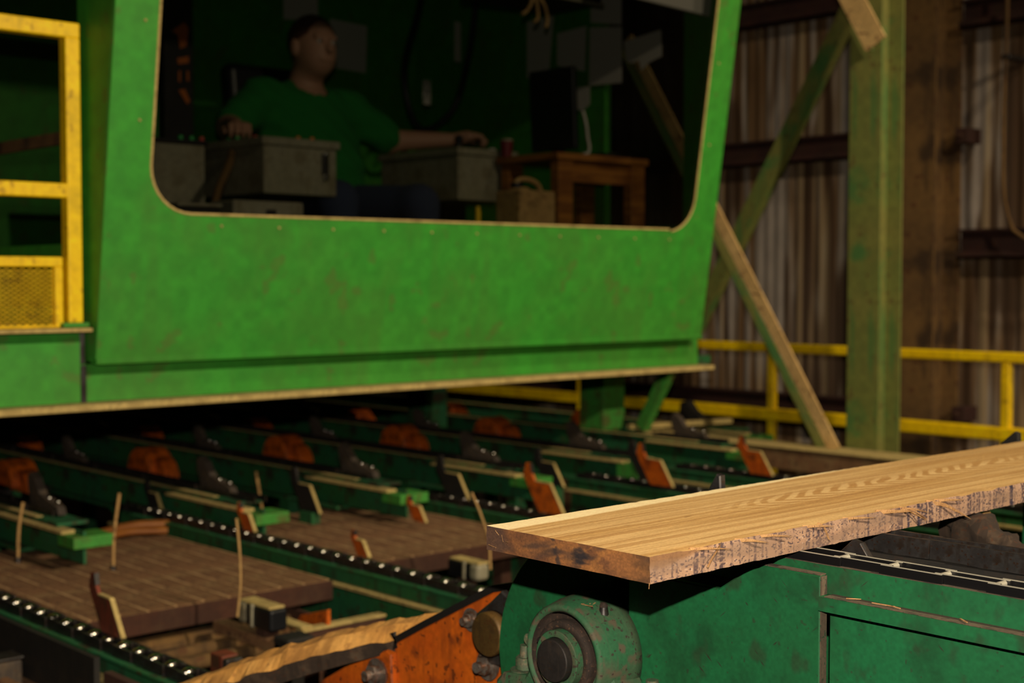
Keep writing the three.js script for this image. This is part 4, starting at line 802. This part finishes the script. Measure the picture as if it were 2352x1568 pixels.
{ // the conveyor's chains
  const c = thing('outfeed_chain', 'shiny steel conveyor chain running under the fresh board', 'chain');
  chainParts(c, 1.513, 1.3885, -1.34, 0.8, 0.0712, 0.034, 0.026, 'flat');
  const d = thing('chain_flight', 'dark steel flight plate standing on the shiny chain under the board', 'flight');
  mesh('plate', plateX([[-1.06, 1.384], [-1.0, 1.384], [-1.02, 1.412], [-1.032, 1.415], [-1.05, 1.398]], 1.55, 0.012, 0.001), M.steelDark, d);
  mesh('rivet', cyl(0.003, 0.003, 0.004, 1.549, 1.392, -1.02, 'x', 10), M.steel, d);
  mesh('foot', lim(1.535, 1.58, 1.37, 1.384, -1.065, -0.995), M.steelDark, d);
  const e = thing('inner_chain', 'chain strand with a steel pusher lug peeking over the middle of the board\'s far edge', 'chain');
  chainParts(e, 1.705, 1.3885, -1.33, 0.2, 0.0712, 0.034, 0.026, 'plain');
  mesh('pusher_lug', plateX([[-1.41, 1.375], [-1.366, 1.375], [-1.37, 1.45], [-1.378, 1.452], [-1.392, 1.43]], 1.698, 0.014, 0.002), M.steelDark, e);
}
{ // second conveyor further along the board
  const t = thing('second_conveyor', 'green conveyor frame under the far end of the fresh board', 'conveyor');
  mesh('side_plate', lim(2.6, 2.61, 0.9, 1.36, -1.34, 0.2), M.housing, t); mesh('back_plate', lim(2.72, 2.73, 0.9, 1.36, -1.34, 0.2), M.housing, t);
  mesh('rail', lim(2.62, 2.70, 1.345, 1.374, -1.34, 0.2), M.black, t);
  mesh('flange', rlim(2.57, 2.6, 1.22, 1.232, -1.34, 0.2), M.housing, t);
  for (const z of [-1.2, 0.1]) mesh('leg', lim(2.63, 2.69, 0, 0.95, z - 0.03, z + 0.03), M.housing, t);
  mesh('bottom', lim(2.6, 2.73, 0.88, 0.9, -1.34, 0.2), M.housing, t);
  const c = thing('second_chain', 'chain of the second conveyor with a black lug poking above the board\'s far edge', 'chain');
  chainParts(c, 2.655, 1.3885, -1.33, 0.1, 0.0712, 0.034, 0.026, 'plain');
  mesh('pusher_lug', plateX([[-1.42, 1.375], [-1.366, 1.375], [-1.368, 1.447], [-1.376, 1.45], [-1.405, 1.425]], 2.63, 0.014, 0.002), M.black, c);
  const r = thing('root_debris', 'lump of dark dirty bark caught behind the shiny chain', 'bark');
  const g = new THREE.TubeGeometry(new THREE.CatmullRomCurve3([V(1.98, 1.375, -1.13), V(1.94, 1.372, -1.06), V(1.93, 1.35, -1.02), V(1.92, 1.325, -0.96), V(1.92, 1.30, -0.9), V(1.9, 1.27, -0.8)]), 60, 0.028, 14);
  const P = g.attributes.position; for (let i = 0; i < P.count; i++) { const k = 0.011 * (fbm(P.getX(i) * 2, P.getZ(i) * 2, 16, 16, 300) + fbm(P.getY(i) * 3, P.getZ(i) * 3, 20, 20, 310) - 1); P.setXYZ(i, P.getX(i) + k, P.getY(i) + k * 1.6, P.getZ(i) + k); }
  g.computeVertexNormals(); mesh('bark', metric(g), M.bark, r);
  mesh('wood_flake', plateZ([[1.95, 1.38], [2.0, 1.4], [2.04, 1.36], [2.02, 1.35]], -1.09, 0.004, 0.001), M.tan, r);
  const h = thing('return_guide', 'dark return guide rail holding the bark lump behind the chain', 'guide');
  mesh('rail', lim(1.91, 1.97, 1.18, 1.25, -1.3, 0.4), M.black, h); mesh('wear_strip', lim(1.93, 1.96, 1.25, 1.3, -1.3, -0.95), M.rustDark, h);
  mesh('leg', [lim(1.92, 1.98, 0, 1.2, -1.2, -1.14), lim(1.92, 1.98, 0, 1.2, 0.2, 0.26)], M.deck, h);
  mesh('junction', rlim(1.97, 2.06, 1.2, 1.29, -1.06, -0.93, 0.006), M.steelDark, h);
}
{ // orange arm beside the rounded end
  const t = thing('bolted_lever', 'scuffed orange steel lever with bolts beside the rounded end plate', 'lever');
  const top = [[-2.05, 1.077], [-1.967, 1.121], [-1.777, 1.218], [-1.70, 1.238], [-1.55, 1.238]];
  const pl = mesh('plate', plateX([...top, [-1.55, 0.85], [-2.05, 0.85]], 1.59, 0.02, 0.003), M.orange, t);
  mesh('lower_plate', plateX([[-2.32, 0.92], [-2.268, 0.965], [-2.15, 1.03], [-2.06, 1.065], [-2.045, 1.06], [-2.035, 0.9], [-2.3, 0.85]], 1.578, 0.03, 0.003), M.orange, t);
  for (let i = 0; i < 4; i++) mesh('rubber_lip', bar([1.6, top[i][1] + 0.006, top[i][0]], [1.6, top[i + 1][1] + 0.006, top[i + 1][0]], 0.022, 0.012), M.rubber, t);
  mesh('rubber_lip', bar([1.6, 0.99, -2.27], [1.6, 1.085, -2.045], 0.022, 0.03), M.rubber, t);
  const nut = (z, y, x, r) => mesh('bolt', [hex(r, r * 0.9, x - r * 0.5, y, z, 'x'), cyl(r * 1.6, r * 1.5, r * 0.3, x, y, z, 'x', 24), cyl(r * 0.55, r * 0.5, r * 1.0, x - r * 1.2, y, z, 'x', 14)], M.bolt, t);
  nut(-2.075, 1.02, 1.57, 0.018); nut(-1.825, 1.163, 1.585, 0.013); nut(-1.778, 1.094, 1.582, 0.017);
  const cap = mesh('bearing_cap', lathe([[0, 0], [0.034, 0], [0.0375, 0.004], [0.0375, 0.03], [0, 0.03]], 1.548, 1.157, -1.748, 'x', 40), M.bronze, t);
  mesh('flange', plateX([[-1.805, 1.12], [-1.77, 1.10], [-1.70, 1.10], [-1.68, 1.16], [-1.70, 1.215], [-1.735, 1.23], [-1.765, 1.205], [-1.80, 1.18]], 1.572, 0.018, 0.003), M.steelDark, cap);
  mesh('pivot_post', lim(1.61, 1.67, 0, 1.2, -1.72, -1.64), M.deck, t);
}
{ // splintered slab with bark, leaning behind the orange arm
  const t = thing('bark_slab', 'thin splintered slab of wood with dark bark leaning behind the orange arm', 'slab');
  const n = 46, wood = [], bark = [];
  const A = V(1.36, 0.905, -2.56), B = V(1.64, 1.135, -1.97);
  const row = (i) => {
    const u = i / n, c = A.clone().lerp(B, u); c.y += 0.02 * Math.sin(u * Math.PI);
    const w = (0.05 * (1 - 0.75 * Math.pow(u, 3))) * (0.8 + 0.5 * fbm(u, 0.3, 12, 3, 330)), h = 0.045 * (1 - 0.7 * u);
    const d = B.clone().sub(A).setY(0).normalize(), nn = V(d.z, 0, -d.x);   // sideways, away from the camera
    return { f: c.clone().addScaledVector(nn, -w * 0.4).add(V(0, -0.026 + 0.014 * (fbm(u, 0.7, 24, 3, 331) - 0.5), 0)), m: c.clone().add(V(0, 0.016 * (fbm(u, 0.9, 26, 3, 333) - 0.5), 0)), k: c.clone().addScaledVector(nn, w * 0.7).add(V(0, 0.014 * fbm(u, 0.1, 30, 3, 335), 0)), l: c.clone().addScaledVector(nn, -w * 0.3).add(V(0, -0.036 - h * 0.8, 0)), b: c.clone().addScaledVector(nn, w * 0.5).add(V(0, -0.02 - h * 0.7, 0)) };
  };
  const quad = (arr, a, b, c, d) => arr.push(...a.toArray(), ...b.toArray(), ...c.toArray(), ...a.toArray(), ...c.toArray(), ...d.toArray());
  for (let i = 0; i < n; i++) { const p = row(i), q = row(i + 1); quad(wood, p.f, q.f, q.m, p.m); quad(wood, p.m, q.m, q.k, p.k); quad(bark, p.l, q.l, q.f, p.f); quad(bark, p.k, q.k, q.b, p.b); quad(bark, p.b, q.b, q.l, p.l); }
  for (const i of [0, n]) { const p = row(i); quad(bark, p.f, p.k, p.b, p.l); }
  const mk = a => { const g = new THREE.BufferGeometry(); g.setAttribute('position', new THREE.Float32BufferAttribute(a, 3)); g.computeVertexNormals(); return metric(g); };
  M.freshWood = std({ map: paintTex([214, 160, 84], { alt: [190, 134, 62], grime: [150, 104, 50], grimeAmt: 0.6, chips: 0.2, m: 0.25, s: 340, n: 256 }), roughness: 0.9 });
  mesh('torn_wood', mk(wood), M.freshWood, t); mesh('bark', mk(bark), M.bark, t);
}
// ---------------------------------------------------------------- the fresh-sawn board
{
  const L = 2.45, W = 0.283, T = 0.031, x0 = 1.203, z0 = -1.355;
  const board = thing('sawn_board', 'fresh-sawn pale wooden board lying on the conveyor', 'board');
  const grain = (u, v) => {                               // u along, v across (0 = camera side)
    const X = u * L, wob = 0.05 * (fbm(u, v, 6, 2, 400, 3) - 0.5), vw = v + wob;
    // cathedral figure: nested chevrons along a centre line
    const cz = 0.50 + 0.05 * Math.sin(X * 2.4), d = Math.abs(v - cz + wob * 0.6), on = sstep(0.25, 0.5, X) * (1 - sstep(1.0, 1.35, X)) * (1 - sstep(0.05, 0.15, d));
    const chev = sstep(0.25, 0.75, 0.5 + 0.5 * Math.sin((X - d * 0.5) * 150 + 9 * fbm(u, v, 22, 6, 404, 3)));
    const fine = fbm(u, vw, 10, 150, 410, 2), mid = fbm(u, vw, 7, 42, 412, 3), broad = fbm(u, vw, 4, 9, 414, 3), pore = vnoise(u * 90, vw * 220, 90, 220, 418), grit = vnoise(u * 900, v * 200, 900, 200, 419);
    let c = mix3([198, 162, 106], [184, 144, 86], sstep(0.3, 0.7, broad));
    c = mix3(c, [166, 124, 72], 0.55 * sstep(0.5, 0.72, mid));
    c = mix3(c, [214, 180, 124], 0.45 * sstep(0.5, 0.72, 1 - mid));
    c = mix3(c, [150, 110, 62], 0.5 * sstep(0.56, 0.75, fine));
    c = mix3(c, [122, 88, 50], 0.55 * sstep(0.86, 0.95, pore) * sstep(0.45, 0.6, broad));
    c = mix3(c, mix3([168, 124, 68], [222, 190, 134], chev), 0.6 * on);
    const sap = sstep(0.865, 0.895, v + 0.03 * (fbm(u, 0.2, 10, 2, 426, 3) - 0.5) - 0.16 * X + 0.02);
    c = mix3(c, [240, 218, 170], 0.95 * sap);
    return c.map(q => q * (1.02 + 0.12 * grit));
  };
  const side = (u, v) => {                                // u along, v up
    const X = u * L, col = vnoise(u * 640, 0, 640, 1, 450), row = vnoise(u * 640, v * 13, 640, 13, 454), spk = vnoise(u * 900, v * 18, 900, 18, 455), big = fbm(u, v, 24, 2, 458, 3), zone = sstep(0.35, 0.6, fbm(u, 0.2, 26, 2, 459, 2));
    let c = mix3([172, 140, 116], [154, 120, 96], fbm(u, v, 40, 3, 462, 3));
    c = mix3(c, [72, 56, 60], 0.9 * sstep(0.46, 0.66, col) * (0.2 + 0.8 * sstep(0.36, 0.56, row)) * (0.35 + 0.65 * zone));
    c = mix3(c, [64, 52, 58], 0.8 * sstep(0.72, 0.84, spk));
    c = mix3(c, [206, 184, 168], 0.5 * sstep(0.86, 0.95, vnoise(u * 600, v * 12, 600, 12, 466)));
    c = mix3(c, [122, 86, 54], 0.85 * sstep(0.55, 0.8, v + 0.35 * (fbm(u, v, 60, 2, 470, 3) - 0.5) - 1.2 * sstep(0.0, 0.28, X) + 0.1));
    for (const [p, w, k] of [[0.445, 0.002, 0.8], [0.545, 0.003, 0.9], [0.572, 0.0035, 0.95], [0.84, 0.004, 1], [0.885, 0.004, 1]]) c = mix3(c, [48, 40, 56], k * (1 - sstep(w * 0.6, w * 1.4, Math.abs(X - p - 0.002 * (fbm(0.3, v, 3, 10, 474, 2) - 0.5)))) * (0.35 + 0.65 * sstep(0.35, 0.5, fbm(u, v, 30, 18, 478, 2))));
    return mix3(c, [126, 102, 86], 0.5 * sstep(0.5, 0.8, big));
  };
  const end = (u, v) => {                                 // u across (0 = far side, 1 = near corner), v up
    let c = mix3([136, 88, 48], [104, 66, 40], sstep(0.35, 0.7, fbm(u * 0.9 + v * 0.1, v, 9, 2, 500, 4)));
    c = mix3(c, [160, 106, 52], 0.6 * sstep(0.55, 0.75, fbm(u - v * 0.12, v, 14, 2, 504, 3)));
    c = mix3(c, [58, 42, 38], 0.8 * sstep(0.5, 0.75, fbm(u - v * 0.16, v, 7, 2, 508, 3)) );
    c = mix3(c, [70, 52, 46], 0.75 * (1 - sstep(0.08, 0.2, u + 0.08 * (fbm(u, v, 12, 5, 512, 3) - 0.5))));
    const blot = Math.hypot((u - 0.6) * 1.0, (v - 0.45) * 0.13) + 0.05 * (fbm(u, v, 30, 8, 516, 3) - 0.5); c = mix3(c, [30, 26, 32], 0.9 * (1 - sstep(0.02, 0.06, blot)));
    const l2 = Math.abs(u - 0.43 - 0.04 * (1 - v)); c = mix3(c, [40, 32, 34], 0.7 * (1 - sstep(0.006, 0.022, l2)) * sstep(0.3, 0.6, fbm(u, v, 30, 6, 520, 2)));
    c = mix3(c, [66, 46, 30], 0.6 * sstep(0.86, 1.0, u + 0.15 * (fbm(u, v, 8, 3, 524, 3) - 0.5)));
    const f = fbm(u, v, 120, 16, 528, 2); return c.map(q => q * (0.85 + 0.3 * f));
  };
  const unit = (fn, w, h) => { const t = tex(w, h, fn, 1, 1); t.wrapS = t.wrapT = THREE.ClampToEdgeWrapping; return t; };
  const mTop = std({ map: unit(grain, 2048, 512), roughness: 0.75 }), mSide = std({ map: unit(side, 2048, 128), roughness: 0.85 }), mEnd = std({ map: unit(end, 512, 64), roughness: 0.8 });
  // shell as three faces with shared ragged outline
  const nx = 240, nz = 16, ny = 5;
  const jag = (i, s, a) => a * (fbm((i % 977) / 977, 0.37, 240, 3, s, 3) - 0.5) * 2;
  const pt = (i, j, k) => {                                // i along 0..nx, j across 0..nz (0 near), k up 0..ny
    let x = x0 + L * i / nx, z = z0 + W - W * j / nz, y = 1.402 + T * k / ny;
    const u = i / nx;
    if (i === 0) x += 0.0022 * (fbm(j / nz, k / ny, 20, 6, 540, 2) - 0.5);
    if (j === 0) z += 0.0022 * (fbm(u, k / ny, 260, 7, 544, 3) - 0.5) - (k === ny ? 0.003 * fbm(u, 0.4, 70, 3, 548, 3) : 0);
    if (k === 0) y += (j === 0 ? 0.0016 : 0.001) * (fbm(u, j / nz, 300, 8, 552, 2) - 0.5);
    if (k === ny && j > 0) y += 0.0008 * (fbm(u, j / nz, 300, 30, 556, 2) - 0.5);
    if (k === ny && j === 0) y -= 0.002 * sstep(0.5, 0.8, fbm(u, 0.1, 60, 3, 560, 3));
    if (k === ny && j === nz) z += 0.0018 * (fbm(u, 0.6, 300, 3, 564, 2) - 0.5);
    return [x, y, z];
  };
  const face = (na, nb, f, uvf, flip) => {
    const pos = [], uv = [], idx = [];
    for (let b = 0; b <= nb; b++) for (let a = 0; a <= na; a++) { pos.push(...f(a, b)); uv.push(...uvf(a / na, b / nb)); }
    for (let b = 0; b < nb; b++) for (let a = 0; a < na; a++) { const o = b * (na + 1) + a, q = o + na + 1; flip ? idx.push(o, q, o + 1, o + 1, q, q + 1) : idx.push(o, o + 1, q, o + 1, q + 1, q); }
    const g = new THREE.BufferGeometry(); g.setAttribute('position', new THREE.Float32BufferAttribute(pos, 3)); g.setAttribute('uv', new THREE.Float32BufferAttribute(uv, 2)); g.setIndex(idx); g.computeVertexNormals(); return g;
  };
  const top = mesh('sawn_face', face(nx, nz, (a, b) => pt(a, b, ny), (u, v) => [u, v]), mTop, board); top.userData.label = 'pale oak-grained upper face';
  const sd = mesh('sawn_edge', face(nx, ny, (a, b) => pt(a, 0, b), (u, v) => [u, v]), mSide, board); sd.userData.label = 'pinkish saw-marked edge';
  const en = mesh('end_grain', face(nz, ny, (a, b) => pt(0, nz - a, b), (u, v) => [u, v]), mEnd, board); en.userData.label = 'brown stained end grain';
  mesh('underside', [face(nx, nz, (a, b) => pt(a, b, 0), (u, v) => [u, v], true), face(nx, ny, (a, b) => pt(a, nz, b), (u, v) => [u, v], true), face(nz, ny, (a, b) => pt(nx, a, b), (u, v) => [u, v])], mEnd, board);
  // splinters along the near top edge: [x along, reach, drop, width]
  const spl = [[0.075, 0.06, 0.006, 0.004], [0.135, -0.045, 0.022, 0.004], [0.16, 0.05, 0.008, 0.005], [0.2, 0.06, 0.006, 0.004], [0.3, 0.05, 0.004, 0.004], [0.335, 0.003, 0.02, 0.004], [0.39, 0.06, 0.004, 0.004], [0.47, 0.07, 0.006, 0.007], [0.52, 0.07, 0.014, 0.003], [0.515, 0.06, 0.022, 0.0035], [0.53, 0.045, 0.02, 0.0025], [0.6, 0.095, 0.034, 0.007], [0.62, 0.06, 0.004, 0.005]];
  const zf = z0 + W + 0.001, yt = 1.4335;
  for (const [s, r, d, w] of spl) {
    const pts = [[x0 + s, yt - 0.002, zf - 0.006], [x0 + s + r * 0.35, yt - d * 0.2 - 0.001, zf + 0.003], [x0 + s + r * 0.7, yt - d * 0.6 - 0.001, zf + 0.007], [x0 + s + r, yt - d - 0.001, zf + 0.008 + d * 0.12]];
    const cu = new THREE.CatmullRomCurve3(pts.map(p => V(...p))), n = 8, pos = [];
    for (let i = 0; i < n; i++) {
      const a = cu.getPoint(i / n), b = cu.getPoint((i + 1) / n), wa = w * (1 - i / n) * 0.5 + 0.0002, wb = w * (1 - (i + 1) / n) * 0.5 + 0.0002;
      const q = (p, h, t) => [p.x, p.y + h, p.z + t];
      const A0 = q(a, -wa, 0), A1 = q(a, wa, 0.0006), A2 = q(a, 0, -0.0022), B0 = q(b, -wb, 0), B1 = q(b, wb, 0.0006), B2 = q(b, 0, -0.0022);
      for (const [p1, p2, p3, p4] of [[A0, B0, B1, A1], [A1, B1, B2, A2], [A2, B2, B0, A0]]) pos.push(...p1, ...p2, ...p3, ...p1, ...p3, ...p4);
    }
    const g = new THREE.BufferGeometry(); g.setAttribute('position', new THREE.Float32BufferAttribute(pos, 3)); g.computeVertexNormals();
    mesh('splinter', metric(g), M.splinter, board);
  }
  // frayed hairs on the stained end
  for (const [z, y, dy, dz] of [[-1.325, 1.425, -0.008, 0.006], [-1.318, 1.418, 0.0, 0.008], [-1.335, 1.407, 0.003, -0.012], [-1.33, 1.424, 0.006, -0.004], [-1.072, 1.403, -0.006, 0.002]])
    mesh('frayed_hair', bar([x0 - 0.001, y, z], [x0 - 0.004, y + dy, z + dz], 0.0005, 0.0005), M.splinter, board);
}
// ---------------------------------------------------------------- the lamp fittings, the second one an addition to brighten the wall
LAMPS.forEach(([x, y, z], i) => {
  const t = thing('high_bay_lamp', i ? 'added round high-bay lamp above the right end of the deck, brightening the wall' : 'round high-bay lamp above and behind the near conveyor', 'lamp', 'high-bay lamps under the roof');
  mesh('reflector', lathe([[0.08, 0.3], [0.1, 0.28], [0.2, 0.12], [0.27, 0.0], [0.265, 0.0], [0.19, 0.12], [0.09, 0.27]], x, y, z, 'y', 36), M.grayBox, t);
  mesh('ballast', cyl(0.1, 0.09, 0.22, x, y + 0.39, z), M.black, t);
  mesh('bulb', place(new THREE.SphereGeometry(0.06, 20, 14), x, y + 0.1, z), std({ color: 0xffffff, emissive: 0xffe9c4, emissiveIntensity: 3 }), t);
  mesh('hanger', cyl(0.01, 0.01, 6.99 - y - 0.5, x, (6.99 + y + 0.5) / 2, z, 'y', 10), M.steelDark, t);
});
scene.traverse(o => { if (o.isMesh) { o.castShadow = true; o.receiveShadow = true; } });
renderer.render(scene, camera);
